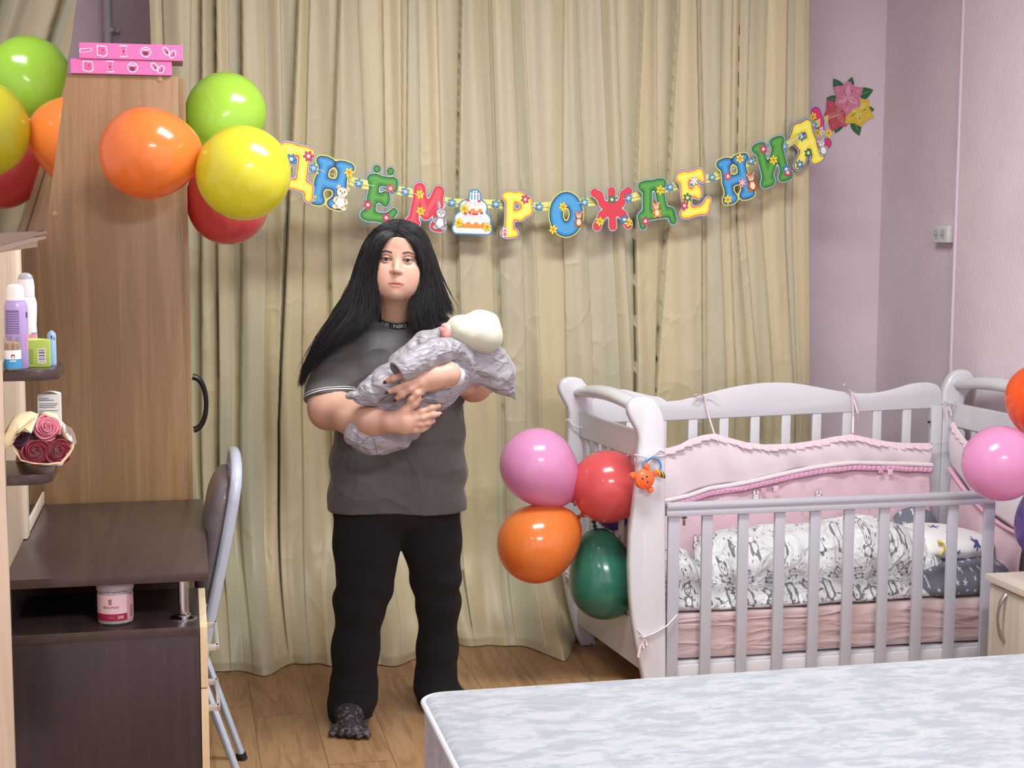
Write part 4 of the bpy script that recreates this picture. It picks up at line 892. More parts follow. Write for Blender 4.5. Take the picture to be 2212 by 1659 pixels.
# ================================================================== CRIB
M_crib = mat('crib_white', (214, 216, 222), rough=.28, coat=.35); M_rail = mat('drop_rail_grey', (186, 189, 200), rough=.25, coat=.3)
NL, FL = np.array([1.468, 4.57]), np.array([1.405, 5.22]); NRX, FRX = 2.965, 2.92
crib = thing('baby_crib', (2.2, 4.9, 0), 'white wooden baby crib with sleigh posts, drop side and slats', 'crib')
ppx = [(1396, 858), (1412, 862), (1425, 878), (1434, 897), (1438, 915), (1438.5, 1000), (1439, 1200), (1440, 1480), (1441, 1600), (1405, 1600), (1392, 1480), (1382, 1430), (1373, 1383), (1366, 1340), (1361, 1286), (1359, 1220), (1361, 1160), (1368, 1105), (1375, 1050), (1378, 1005), (1378, 978), (1381, 949), (1376, 930), (1366, 912), (1359, 898), (1356, 884), (1359, 872), (1368, 863), (1381, 858)]
prof = [tuple(P(a, b, 4.55)[[0, 2]]) for a, b in ppx]; prof = [(a-NL[0], max(b, .0)) for a, b in prof]
prof = [q for i, q in enumerate(prof) if i == 0 or q != prof[i-1]]
zb_ = sorted([q for q in prof if q[1] <= .001]); 
def post(x, y, mir=False):
    pl = [(-a, b) for a, b in prof] if mir else prof
    if not mir: pl = pl[::-1]
    # clean duplicates at floor
    out = []
    for q in pl:
        if not out or abs(q[0]-out[-1][0])+abs(q[1]-out[-1][1]) > 1e-4: out.append(q)
    mb = MB(); mb.prism(out, (x, y+.021, 0), (1, 0, 0), (0, 0, 1), .042, M_crib, .011, 3); return mb.build('post', crib, ang=50)
post(NL[0], NL[1]); post(FL[0], FL[1]); post(FRX, 5.22, True); post(NRX, 4.57, True)
def end_panel(x0, y0, x1, y1, side):
    d = np.array([x1-x0, y1-y0]); 
    def at(t, z, o=0): return np.array([x0+d[0]*t+o, y0+d[1]*t, z])
    def slab(t0, t1, z0, z1, th, nm, bev=.004):
        mb = MB(); V = []
        for t_ in (t0, t1):
            for o in (-th/2, th/2):
                for z in (z0, z1): V.append(at(t_, z, o))
        mb.add(V, [(0, 1, 3, 2), (4, 6, 7, 5), (0, 4, 5, 1), (2, 3, 7, 6), (1, 5, 7, 3), (0, 2, 6, 4)], M_crib); o_ = mb.build(nm, crib, ang=30)
        bv = o_.modifiers.new('bevel', 'BEVEL'); bv.width = bev; bv.segments = 2; return o_
    slab(.02, .98, .790, .882, .022, 'end_board'); slab(.02, .98, .085, .24, .022, 'end_board')
    for t_ in np.linspace(.12, .88, 7): slab(t_-.022, t_+.022, .24, .79, .012, 'slat', .002)
    pts = [at(t_, .952+.028*math.sin(math.pi*t_)-.0*t_, -side*0.012) for t_ in np.linspace(.03, .97, 17)]
    mb = MB(); mb.tube(pts, [.021+.012*math.sin(math.pi*np.clip(t_, 0, 1))**.5 for t_ in np.linspace(0, 1, 17)], M_crib, 20, flat=.75); mb.build('handle_bar', crib)
end_panel(NL[0]+.01, NL[1], FL[0]+.01, FL[1], 1); end_panel(NRX-.01, 4.57, FRX-.01, 5.22, -1)
# back rail
tpx = [(0, 240), (60, 235), (150, 215), (225, 193), (300, 175), (360, 163), (420, 155), (480, 149), (540, 148), (600, 150), (650, 156), (730, 170), (800, 184), (880, 197), (930, 200), (980, 200), (1030, 195), (1080, 185), (1130, 170), (1180, 155), (1220, 149), (1260, 147), (1295, 154), (1315, 166), (1328, 190)]
top = [P(1440+a*.446, 760+b*.4464, 5.22)[[0, 2]] for a, b in tpx]; bot = [P(1440+a*.446, 760+b*.4464, 5.22)[[0, 2]] for a, b in ((1332, 270), (900, 291), (400, 314), (0, 333))]
xm = (FL[0]+FRX)/2; left = [np.array([2*xm-q[0], q[1]]) for q in top if 2*xm-q[0] < top[0][0]-.02]; left = sorted(left, key=lambda q: q[0])
poly = [(q[0], q[1]) for q in left]+[(q[0], q[1]) for q in top]+[(q[0], q[1]) for q in bot]+[(FL[0]+.02, bot[-1][1])]
mb = MB(); mb.prism(poly[::-1], (0, 5.229, 0), (1, 0, 0), (0, 0, 1), .018, M_crib, .004, 2); mb.build('back_rail', crib, ang=50)
zr = float(np.mean([b[1] for b in bot]))
for px in (1295, 1362, 1429, 1496, 1563, 1630, 1697, 1763, 1828, 1893, 1957, 2016):
    c = P(px, 930, 5.22); mb = MB(); mb.box((c[0]-.018, 5.214, .22), (c[0]+.018, 5.226, zr+.01), M_crib, .003); mb.build('slat', crib)
mb = MB(); mb.box((FL[0]+.03, 5.21, .10), (FRX-.02, 5.23, .22), M_crib, .003); mb.build('bottom_rail', crib)
c = P(2018, 1010, 5.20); mb = MB(); mb.box((c[0]-.02, 5.195, .1), (c[0]+.024, 5.213, .87), M_crib, .003); mb.lathe([(.006, 0), (.006, .003), (.0005, .003)], (P(2008, 912, 5.19)[0], 5.195, P(2008, 912, 5.19)[2]), mat('bolt', (90, 90, 96), metal=.8, rough=.3), 12, (0, -1, 0)); mb.build('back_stile', crib)
# drop side
zR = P(1440, 1100, 4.58)[2]; xl = P(1441, 1100, 4.56)[0]; xr = P(2150, 1070, 4.56)[0]
mb = MB(); mb.box((xl, 4.558, zR-.022), (xr, 4.590, zR-.004), M_rail, .003); mb.box((xl, 4.562, zR-.004), (xr, 4.590, zR+.004), M_rail, .001); mb.box((xl, 4.556, zR+.002), (xr, 4.592, zR+.022), M_rail, .008); mb.build('drop_rail', crib)
for px in (1453, 1525, 1603, 1681, 1757, 1830, 1906, 1981, 2053, 2131):
    c = P(px, 1250, 4.575); w2 = .0185 if px not in (1453, 2131) else .020; mb = MB(); mb.box((c[0]-w2, 4.567, .05), (c[0]+w2, 4.583, zR-.018), M_rail, .003); mb.build('slat', crib)
mb = MB(); mb.box((NL[0]+.02, 4.585, .04), (NRX-.02, 4.605, .098), M_crib, .004); mb.build('bottom_rail', crib)
mb = MB(); mb.box((NL[0]+.02, 4.61, .085), (FRX-.04, 5.20, .10), M_crib, .002); mb.build('bed_base', crib)
mb = MB(); c = P(1477, 1122, 4.60); M_st = mat('catch_steel', (170, 170, 176), metal=.8, rough=.3)
mb.box((c[0]-.004, 4.592, c[2]-.02), (c[0]+.004, 4.60, c[2]+.01), M_st, .001); mb.box((c[0]-.010, 4.592, c[2]+.004), (c[0]+.010, 4.602, c[2]+.010), M_st, .001); mb.build('catch', crib)
for q in ((1296, 1390), (1295, 1433), (1331, 1430)):
    pb = PXx(q[0], q[1], 1.44); mb = MB(); mb.lathe([(.005, 0), (.005, .002), (.0005, .002)], (1.452-.063*(pb[1]-4.57)/.65-.0, pb[1], pb[2]), mat('bolt', (90, 90, 96)), 10, (-1, 0, 0)); mb.build('bolt', crib)

# crib mattress
def wr(name, rgb, sc, amt, rough=.8, rgb2=None):
    return mat(name, rgb, rough=rough, sheen=.2, bump=(sc, 1.0, 4, amt, .02))
M_sheet = crease(wr('pink_sheet', (206, 182, 182), (3, 6, 22), .30), [((1.2, 1, 7), (0, 0, 0), 2.2, 9, 1)], .5, .01)
S_ = SDF((1.47, 4.60, .09), (2.92, 5.20, .30), .012)
S_.put(lambda x, y, z: np.maximum(np.maximum(np.abs(x-2.19)-.675, np.abs(y-4.90)-.26), np.abs(z-.182)-.062)-.015, (1.5, 4.6, .1), (2.9, 5.2, .27), 0, disp=lambda x, y, z: .004*fbm((x*1.0, y, z*4), 9, 5, 2))
sh = sdf_obj('crib_mattress', [S_.mesh(2)], M_sheet); tag(sh, 'pale pink sheeted mattress lying inside the white crib', 'mattress')
MT = .262
# printed cotton materials
def panda_mat(name, base, dark, cell, dots=True, bold=False):
    m = bpy.data.materials.new(name); m.use_nodes = True; nt = m.node_tree; bs = nt.nodes['Principled BSDF']; bs.inputs['Roughness'].default_value = .85; bs.inputs['Sheen Weight'].default_value = .2
    x, y, z = xyz(nt, coords(nt)); wob = noise(nt, coords(nt), 6, 2); u = (x+wob*.006)/cell; v = (z-y*.85+wob*.008)/cell
    cu = u+(v.floor()*.5).frac(); iu, iv = cu.floor(), v.floor(); rnd = ((iu*12.9898+iv*78.233).sin()*4375.85).frac()
    a = cu.frac()-.5+(rnd-.5)*.12; b = v.frac()-.5; th = (rnd-.5)*1.6; ca, sa = th.cos(), th.sin(); p = a*ca-b*sa; q = a*sa+b*ca
    def circ(cx, cy_, r, sx=1.0): return (((p-cx)*sx)*((p-cx)*sx)+(q-cy_)*(q-cy_)).sqrt()-r
    ln = .016 if not bold else .026
    def ringd(d): return (d.abs()-ln).lt(0.0)
    ink = ringd(circ(0.0, .16, .15)).max(ringd(circ(0.0, -.16, .14, .9)))
    for e in (circ(-.13, .29, .055), circ(.13, .29, .055), circ(-.055, .17, .034), circ(.055, .17, .034), circ(-.17, -.08, .06), circ(.17, -.08, .06), circ(-.13, -.28, .07), circ(.13, -.28, .07), circ(0.0, .115, .016)): ink = ink.max(e.lt(0.0))
    sel = rnd.gt(.12); ink = ink*sel
    du = (x/(cell*.30)+wob*.4); dv = (z-y*.85)/(cell*.30); rr = ((du.floor()*3.1+dv.floor()*7.7).sin()*917.3).frac(); dx = du.frac()-.5+(rr-.5)*.4; dy = dv.frac()-.5; dd = (dx*dx+dy*dy).sqrt()-.10; far = circ(0.0, 0.0, .44).gt(0.0)
    ink2 = dd.lt(0.0)*circ(0.0, .02, .40).gt(0.0)*(.75 if dots else 0.0)
    tot = (ink*.82).max(ink2)
    if bold: bl = noise(nt, coords(nt), 34, 3, .6, 1.5).step(.60, .625); tot = tot.max(bl*.9)
    nt.links.new(mixc(nt, tot, lin(base), lin(dark)), bs.inputs['Base Color']); bumpn(nt, bs, noise(nt, coords(nt), 18, 4), .25, .012); return crease(m, [((1, 1, 1), (.3, .4, .5), 9, 8, 1), ((1.5, 1, .8), (.9, .1, -.5), 14, 8, .6)], .6, .012)
M_panda = panda_mat('panda_cotton', (224, 228, 230), (84, 84, 92), .082); M_print = panda_mat('zoo_print_cotton', (222, 226, 228), (66, 72, 82), .075, True, True)
# heap: wrapped blanket
def lump(name, pts, lo, hi, res, m, label, cat, nz=.006, fr=26, sm=2, cut=None, seed=1, k=.04, group=None, ky=1.0):
    S_ = SDF(lo, hi, res)
    dsp = lambda x, y, z: nz*fbm((x, y, z), fr, seed, 2)-nz*.9*np.clip(ridge((x*.7, y, z*1.2), fr*.7, seed+4), 0, 1)**2
    for c_, r_ in pts: S_.ell(c_, r_, k, disp=dsp)
    if cut is not None: S_.put(lambda x, y, z: z-cut+x*0+y*0, lo, (hi[0], hi[1], cut), .012, 's')
    return tag(sdf_obj(name, [S_.mesh(sm)], m), label, cat, group)
def bp(px, py, Y): return P(px, py, Y)
zc = .36
heap = [((1.86, 4.86, .36), (.13, .15, .125)), ((2.02, 4.87, .37), (.17, .16, .13)), ((2.20, 4.87, .375), (.18, .16, .13)), ((2.37, 4.87, .39), (.17, .16, .135)), ((2.50, 4.87, .36), (.15, .15, .12)), ((2.60, 4.86, .32), (.09, .13, .07))]
lump('baby_blanket', heap, (1.66, 4.62, .255), (2.76, 5.12, .56), .007, M_panda, 'white cotton blanket with small panda print heaped inside the crib', 'blanket', .007, 24, cut=.262, k=.05)
flat = [((1.62, 4.86, .32), (.13, .20, .13)), ((1.72, 4.80, .28), (.22, .17, .065)), ((2.0, 4.78, .275), (.30, .15, .055)), ((2.3, 4.78, .275), (.28, .15, .055)), ((2.52, 4.80, .28), (.20, .15, .05))]
lump('cot_duvet', flat, (1.49, 4.60, .24), (2.8, 5.10, .50), .008, M_print, 'white duvet with black animal print spread under the panda blanket', 'blanket', .009, 20, cut=.264, k=.05, seed=6)
def star_mat(name, base, star, cell):
    m = bpy.data.materials.new(name); m.use_nodes = True; nt = m.node_tree; bs = nt.nodes['Principled BSDF']; bs.inputs['Roughness'].default_value = .85
    x, y, z = xyz(nt, coords(nt)); u = x/cell; v = (z-y*.85)/cell; rnd = ((u.floor()*12.9+v.floor()*78.2).sin()*4375.8).frac()
    p = u.frac()-.5+(rnd-.5)*.3; q = v.frac()-.5+((rnd*7.0).frac()-.5)*.3; r_ = (p*p+q*q).sqrt(); an = q._m('ARCTAN2', p)
    rad = ((an*5.0+rnd*6.0).cos()*.10+.16)*(rnd*.6+.5); ink = (r_-rad).lt(0.0)
    nt.links.new(mixc(nt, ink, lin(base), lin(star)), bs.inputs['Base Color']); bumpn(nt, bs, noise(nt, coords(nt), 16, 4), .3, .012); return m
M_gst = star_mat('grey_star_cotton', (112, 114, 128), (226, 228, 232), .034); M_wst = star_mat('white_star_cotton', (234, 236, 234), (70, 84, 140), .085)
lump('star_blanket', [((2.72, 4.80, .30), (.20, .16, .07)), ((2.62, 4.74, .29), (.16, .1, .05)), ((2.78, 4.9, .32), (.12, .14, .08)), ((2.69, 5.07, .43), (.09, .06, .07))], (2.4, 4.60, .24), (2.95, 5.18, .55), .008, M_gst, 'grey cotton bedding with white stars folded at the right of the crib', 'blanket', .008, 22, cut=.264, k=.04, seed=9)
lump('cot_pillow', [((2.72, 4.88, .405), (.17, .15, .055)), ((2.66, 4.93, .41), (.12, .13, .055))], (2.45, 4.66, .3), (2.95, 5.12, .50), .007, M_wst, 'small white pillow with dark stars on the grey star bedding', 'pillow', .006, 22, k=.04, seed=12)
mb = MB(); c = P(2032, 1180, 4.76); mb.tube([c+np.array([-.012, 0, .02]), c+np.array([.006, -.006, .012]), c+np.array([.008, -.01, -.012]), c+np.array([-.006, -.01, -.03])], .012, mat('yellow_cloth', (240, 220, 70), rough=.7), 8, flat=.35); tag(mb.build('cloth_tag'), 'small yellow fabric patch beside the white star pillow', 'fabric patch')

# bumper
M_plush = mat('white_plush', (232, 222, 226), rough=.95, sheen=.5, bump=((1, 1, 1), 180, 2, .35, .004)); M_bpink = mat('bumper_pink', (228, 198, 208), rough=.85, bump=((3, 3, 3), 3, 3, .4, .02)); M_satin = mat('pink_satin', (226, 170, 200), rough=.28, sheen=.3); M_tie = mat('pink_tie', (232, 214, 220), rough=.7); M_star = mat('star_outline', (216, 166, 186), rough=.8)
bump = thing('crib_bumper', (2.2, 5.17, .3), 'pink and white padded bumper tied around the inside of the crib', 'crib bumper')
YBm = 5.165
def cz(a, b, Y=YBm): return P(1440+a*.446, 760+b*.4464, Y)[[0, 2]]
tp = [(-220, 455), (-100, 440), (0, 465), (60, 448), (100, 425), (170, 402), (230, 393), (300, 415), (380, 436), (470, 447), (600, 443), (720, 427), (800, 410), (890, 397), (960, 412), (1060, 432), (1150, 440), (1280, 440)]
ln = [(-220, 715), (0, 712), (100, 690), (200, 655), (300, 640), (400, 622), (500, 598), (600, 575), (700, 555), (800, 540), (900, 530), (1000, 532), (1150, 536), (1280, 542)]
TX = np.array([cz(*q) for q in tp]); LX = np.array([cz(*q) for q in ln]); xs_ = np.linspace(TX[0, 0], TX[-1, 0], 160); zt_ = np.interp(xs_, TX[:, 0], TX[:, 1]); zl_ = np.interp(xs_, LX[:, 0], LX[:, 1])
def sheetXZ(z0, z1, nm, m, nv=14, puff=.008, yo=0., sag=.006, par=bump, t_=.004):
    V = np.zeros((len(xs_), nv, 3))
    for j in range(nv):
        v = j/(nv-1); zz = z0+(z1-z0)*v; V[:, j] = np.stack([xs_, YBm+yo-puff*math.sin(math.pi*v)-sag*np.sin(xs_*19+v*2)*(1-v*.5)-.004*np.sin(xs_*47+v*4), zz], 1)
    return solid(grid_mesh(nm, V, m, par), t_, 1)
lowz = np.full_like(xs_, .262)
sheetXZ(zl_+.0, zt_-.004, 'plush_panel', M_plush); sheetXZ(lowz, zl_-.026, 'lower_panel', M_bpink, 12, .010, -.0)
LP = bump.children[-1]
sheetXZ(zl_-.032, zl_-.010, 'satin_ribbon', M_satin, 5, .003, -.010, .004)
mb = MB(); mb.tube(np.stack([xs_, np.full_like(xs_, YBm-.014), zl_-.003], 1), .009, M_plush, 10); mb.build('piping', bump)
# gathered ribbon bumps
V = np.zeros((700, 5, 3)); xx = np.linspace(xs_[0], xs_[-1], 700)
for j in range(5): V[:, j] = np.stack([xx, YBm-.020-.004*np.sin(xx*320)*np.sin(math.pi*(j/4)*.8+.3), np.interp(xx, xs_, zl_)-.012-.018*j/4], 1)
solid(grid_mesh('satin_gather', V, M_satin, bump), .001)
def ruffle(P0, nrm, nm='ruffle', hh=.021, par=bump, fq=95):
    P0 = np.array(P0); L = np.concatenate([[0], np.cumsum(np.linalg.norm(np.diff(P0, axis=0), axis=1))]); s_ = np.linspace(0, L[-1], int(L[-1]*420)); B = np.stack([np.interp(s_, L, P0[:, i]) for i in range(3)], 1)
    V = np.zeros((len(s_), 5, 3)); saw = (s_*fq/6.28*1.9) % 1.0
    for j in range(5):
        v = j/4; V[:, j] = B+np.array([0, 0, 1.0])[None, :]*(-hh*v+.003*np.sin(s_*60)*v)[:, None]+np.array(nrm)[None, :]*((.004+.010*saw[:, None])*v+.002); V[:, j, 2] -= .004*v*saw
    return solid(grid_mesh(nm, V, mat('ruffle_pink', (236, 212, 220), rough=.8), par), .0012)
ruffle(np.stack([xs_, np.full_like(xs_, YBm-.006), zt_], 1), (0, -1, 0))
for (a, b) in ((455, 665), (515, 655), (1020, 568), (1065, 575)):
    q = cz(a, b); mb = MB(); mb.box((q[0]-.010, YBm-.032, q[1]-.010), (q[0]+.010, YBm-.028, q[1]+.010), M_satin if a in (455, 1020) else mat('pink_satin_light', (240, 206, 224), rough=.3), .001); mb.build('ribbon_end', bump)
# outline stars and bunny prints on the lower panel
def star_outline(S, x, y, r, rot, h, m):
    o = [(x+r*(1 if k % 2 == 0 else .5)*math.cos(rot+k*math.pi/5), y+r*(1 if k % 2 == 0 else .5)*math.sin(rot+k*math.pi/5)) for k in range(10)]; i = [(x+(a-x)*.8, y+(b-y)*.8) for a, b in o]
    V = o+i; S.mb.add(S.w(V, h), [(k, (k+1) % 10, 10+(k+1) % 10, 10+k) for k in range(10)], m)
S = Sheet((0, YBm-.022, 0), (1, 0, 0), (0, 0, 1))
for (a, b, r) in ((910, 600, .014), (1120, 605, .014), (840, 795, .016), (1135, 800, .016), (215, 730, .010), (500, 840, .012), (660, 640, .009), (1240, 640, .016), (1240, 810, .012)):
    q = cz(a, b, YBm-.02); S = Sheet((0, YBm-.022, 0), (1, 0, 0), (0, 0, 1)); star_outline(S, q[0], q[1], r, .3+a, .0, M_star); S.mb.build('star_print', LP, smooth=False)
for (a, b) in ((720, 790), (960, 770), (680, 780)):
    S = Sheet((0, YBm-.022, 0), (1, 0, 0), (0, 0, 1)); q = cz(a, b, YBm-.02); mbx = [(q[0]+.022*math.cos(t_), q[1]+.018*math.sin(t_)) for t_ in np.linspace(0, 2*math.pi, 24, endpoint=False)]; inn = [(q[0]+.0205*math.cos(t_), q[1]+.0165*math.sin(t_)) for t_ in np.linspace(0, 2*math.pi, 24, endpoint=False)]
    S.mb.add(S.w(mbx+inn, 0), [(k, (k+1) % 24, 24+(k+1) % 24, 24+k) for k in range(24)], M_star); S.mb.build('ring_print', LP, smooth=False)
for (a, b, s_) in ((432, 702, .014), (735, 700, .014), (150, 935, .020)):
    q = cz(a, b, YBm-.02); S = Sheet((0, YBm-.022, 0), (1, 0, 0), (0, 0, 1))
    for (dx, dy, rx, ry) in ((0, 0, 1, .8), (-.5, 1.2, .35, .8), (.5, 1.2, .35, .8)): S.ell(q[0]+dx*s_, q[1]+dy*s_, rx*s_, ry*s_, .0002, mat('ink_grey', (96, 98, 100)), 0, 16); S.ell(q[0]+dx*s_, q[1]+dy*s_, rx*s_*.86, ry*s_*.84, .0004, GM['white'], 0, 16)
    for dx in (-.35, .35): S.ell(q[0]+dx*s_, q[1]+.1*s_, .1*s_, .12*s_, .0006, GM['black'], 0, 8)
    S.mb.build('rabbit_print', LP, smooth=False)
# end bumpers
def side_bumper(x0, side, y0=4.64, y1=5.15, zt0=.74, zt1=.80):
    ys = np.linspace(y0, y1, 60); zt2 = zt0+(zt1-zt0)*((ys-y0)/(y1-y0))**2.0; xr_ = x0
    for nm, m, za, zb2 in (('plush_panel', M_plush, zt2-.17, zt2), ('lower_panel', M_bpink, np.full_like(ys, .262), zt2-.19)):
        V = np.zeros((60, 12, 3))
        for j in range(12):
            v = j/11; V[:, j] = np.stack([xr_+side*(.010*math.sin(math.pi*v)+.005*np.sin(ys*22+v*3)), ys, za+(zb2-za)*v], 1)
        if side < 0: V = V[::-1]
        solid(grid_mesh(nm, V, m, bump), .004, 1)
    mb = MB(); mb.tube(np.stack([np.full_like(ys, xr_+side*.012), ys, zt2-.18], 1), .010, M_satin, 10, flat=.6); mb.build('satin_ribbon', bump)
    ruffle(np.stack([np.full_like(ys, xr_+side*.006), ys, zt2], 1), (side, 0, 0))
side_bumper(1.50, 1); side_bumper(2.885, -1, zt0=.66, zt1=.815)
# ties
def tie(pts, nm='tie', r=.004): mb = MB(); mb.tube(pts, r, M_tie, 8, flat=.3); return mb.build(nm, bump)
def bow(c, s=1.0, nrm=-1, ax=(1, 0, 0)):
    c = np.array(c, float); ax = np.array(ax, float); u = np.array([0, 0, 1.0]); f = np.array([0, -.008, 0]) if abs(ax[0]) > .5 else np.array([-.008, 0, 0])
    for sg in (-1, 1): tie([c+f, c+(ax*sg*.022+u*.012)*s+f, c+(ax*sg*.036+u*.002)*s+f*1.5, c+(ax*sg*.020-u*.004)*s+f*1.8, c+f*1.5], r=.0035)
    tie([c+f, c+(ax*-.008-u*.03)*s+f, c+(ax*-.004-u*.065)*s+f*1.4], r=.0035); tie([c+f, c+(ax*.012-u*.028)*s+f, c+(ax*.016-u*.05)*s+f*1.4], r=.0035)
q = P(1520, 855, 5.20); tie([P(1543, 936, 5.16), P(1530, 895, 5.195), q+np.array([0, -.012, 0]), q+np.array([0, .0, .006]), q+np.array([.003, .02, .002])]); 
tie([q, P(1505, 851, 5.19), P(1495, 856, 5.185), P(1508, 860, 5.185), q]); tie([q, P(1538, 852, 5.19), P(1553, 860, 5.185)], r=.003)
q = P(1838, 848, 5.20); tie([P(1842, 936, 5.16), P(1843, 900, 5.2), q+np.array([0, -.012, 0]), q+np.array([.0, .022, .008])]); tie([q, P(1822, 832, 5.19), P(1826, 828, 5.185), P(1846, 846, 5.185), q]); tie([q, P(1850, 862, 5.19), P(1856, 885, 5.185), P(1854, 910, 5.185)], r=.0045); tie([q, P(1846, 868, 5.188), P(1853, 892, 5.18)], r=.0035)
q = P(2046, 872, 5.17); tie([q+np.array([.03, .02, .0]), q, q+np.array([-.02, 0, .004])]); bow(q, .9); tie([P(2010, 956, 5.15), P(2030, 954, 5.16), P(2050, 952, 5.16)], r=.003)
q = P(1408, 984, 4.535)
tie([P(1436, 977, 4.55), P(1424, 972, 4.545), q, P(1402, 988, 4.535), P(1370, 982, 4.54)], r=.005); tie([P(1436, 984, 4.55), P(1420, 986, 4.543), q], r=.004); tie([q, P(1396, 1006, 4.53), P(1390, 1022, 4.525), P(1381, 1026, 4.52)], r=.006); tie([q, P(1400, 1000, 4.53), P(1394, 1012, 4.52)], r=.004)
q = P(1390, 1375, 4.54); tie([P(1462, 1328, 4.555), P(1440, 1352, 4.545), P(1412, 1368, 4.543), q, P(1376, 1360, 4.55), P(1368, 1345, 4.58)], r=.004); bow(q, .55); tie([q, P(1382, 1398, 4.53), P(1378, 1420, 4.53)], r=.005)
q = PXx(1262, 915, 1.385); tie([P(1228, 905, 5.19), P(1238, 917, 5.18), P(1262, 926, 5.17), P(1282, 925, 5.17)], r=.004); tie([P(1228, 905, 5.19), P(1222, 908, 5.19)], r=.004)
for dz in (0, 10): tie([P(1222, 1232+dz, 5.19), P(1232, 1240+dz, 5.18), P(1240, 1262+dz, 5.17), P(1236, 1278+dz, 5.17)], r=.005)

# rattle toy
tc = P(1405, 1012, 4.52); ty = thing('rattle_toy', tc, 'orange animal-head rattle on a blue ring hanging from the crib post', 'toy')
mb = MB(); rc = P(1409, 1008, 4.525); mb.tube([rc+.029*np.array([math.cos(a), .12*math.sin(a), math.sin(a)]) for a in np.linspace(0, 2*math.pi, 32, endpoint=False)], .0042, mat('ring_blue', (70, 140, 196), rough=.3, coat=.3), 10, closed=True); mb.build('ring', ty)
Mo = mat('toy_orange', (252, 112, 52), rough=.35, coat=.3); hc = P(1392, 1035, 4.512)
mb = MB(); mb.lathe([(.0005, -.016), (.019, -.0145), (.030, -.009), (.0345, 0), (.030, .009), (.019, .0145), (.0005, .016)], hc, Mo, 32, (0, -1, 0)); mb.build('head', ty)
for q in ((1367, 1027), (1416, 1022), (1397, 1008), (1405, 1058)):
    p_ = P(q[0], q[1], 4.512); mb = MB(); mb.lathe([(.0005, -.008), (.008, -.0065), (.0115, 0), (.008, .0065), (.0005, .008)], p_, Mo, 20, (0, -1, 0)); mb.build('ear' if q[1] < 1050 else 'chin_knob', ty)
for q in ((1388, 1034), (1397.5, 1029.5), (1399, 1041)):
    p_ = P(q[0], q[1], 4.4965); mb = MB(); mb.lathe([(.0005, -.001), (.0036, 0), (.0005, .002)], p_, mat('ink', (52, 44, 74)), 12, (0, -1, 0)); mb.build('eye' if q[1] < 1036 else 'nose', ty)
for i, (dx, cl) in enumerate(((0, (236, 204, 80)), (4, (120, 70, 50)), (8, (226, 190, 70)), (11, (70, 60, 60)))):
    p_ = P(1422+dx*.9, 1022+dx*.3, 4.518); mb = MB(); mb.lathe([(.003, -.0022), (.0135, -.0018), (.0145, 0), (.0135, .0018), (.003, .0022)], p_, mat('bead%d' % i, cl, rough=.4), 20, (.9, .1, .35)); mb.build('bead_disc', ty)

# ================================================================== BED, NIGHTSTAND, CHAIR
M_bed = bpy.data.materials.new('marled_ticking'); M_bed.use_nodes = True; nt = M_bed.node_tree; bs = nt.nodes['Principled BSDF']; bs.inputs['Roughness'].default_value = .75; bs.inputs['Sheen Weight'].default_value = .3
n1 = noise(nt, coords(nt, 'Object', (7, 17, 12)), 1.6, 5, .72, .4); n2 = noise(nt, coords(nt, 'Object', (40, 120, 90)), 2, 4, .7)
c = mixc(nt, n1.step(.40, .60), lin((167, 175, 180)), lin((140, 149, 159))); c = mixc(nt, n2.step(.45, .8)*.5, c, lin((132, 140, 153))); nt.links.new(c, bs.inputs['Base Color']); bumpn(nt, bs, n2, .25, .003)
bed = thing('bed', (1.5, 2.3, 0), 'low single bed with bare light grey marled mattress in the foreground', 'bed')
bx0, bx1, by0, by1, bz0, bz1, rc_ = .487, 2.5, 1.25, 3.10, .33, .552, .055
def rrect(x0, x1, y0, y1, r, n=8):
    o = []
    for cx, cy_, a0 in ((x1-r, y0+r, -90), (x1-r, y1-r, 0), (x0+r, y1-r, 90), (x0+r, y0+r, 180)):
        for k in range(n+1): a = math.radians(a0+90*k/n); o.append((cx+r*math.cos(a), cy_+r*math.sin(a)))
    return o
R_ = rrect(bx0, bx1, by0, by1, rc_)
mb = MB(); mb.prism(R_, (0, 0, bz0), (1, 0, 0), (0, 1, 0), bz1-bz0, M_bed, .016, 4); mb.build('mattress', bed, ang=60)
M_pip = mat('piping_white', (190, 194, 202), rough=.7)
for z in (bz1-.012, bz0+.012):
    mb = MB(); mb.tube([(a, b, z) for a, b in rrect(bx0-.002, bx1+.002, by0-.002, by1+.002, rc_)], .0065, M_pip, 10, closed=True); mb.build('piping', bed)
mb = MB(); mb.box((bx0+.03, by0+.03, .12), (bx1-.03, by1-.05, bz0-.002), M_beige, .004); mb.build('bed_frame', bed)
for a in (bx0+.08, bx1-.12):
    for b in (by0+.08, by1-.12): mb = MB(); mb.box((a, b, 0), (a+.05, b+.05, .12), M_wenge, .003); mb.build('leg', bed)
nx0, ny1, nzt = 2.50, 4.235, .452; ns = thing('nightstand', (2.72, 3.99, 0), 'pale wood nightstand with arched metal handle at the right edge', 'nightstand')
M_ns = wood('pale_ash_laminate', (206, 198, 184), (190, 182, 168), (172, 164, 152), rough=.4)
mb = MB(); mb.box((nx0, ny1-.46, nzt-.022), (nx0+.42, ny1, nzt), wood('pale_ash_top', (210, 202, 188), (196, 188, 174), (178, 170, 158), rough=.4, along='y'), .002); mb.build('top', ns)
mb = MB(); mb.box((nx0+.030, ny1-.45, .02), (nx0+.41, ny1-.012, nzt-.022), M_ns, .001); mb.build('body', ns)
mb = MB(); mb.box((nx0+.012, ny1-.446, .05), (nx0+.0295, ny1-.014, nzt-.030), M_ns, .0015); dr = mb.build('door', ns)
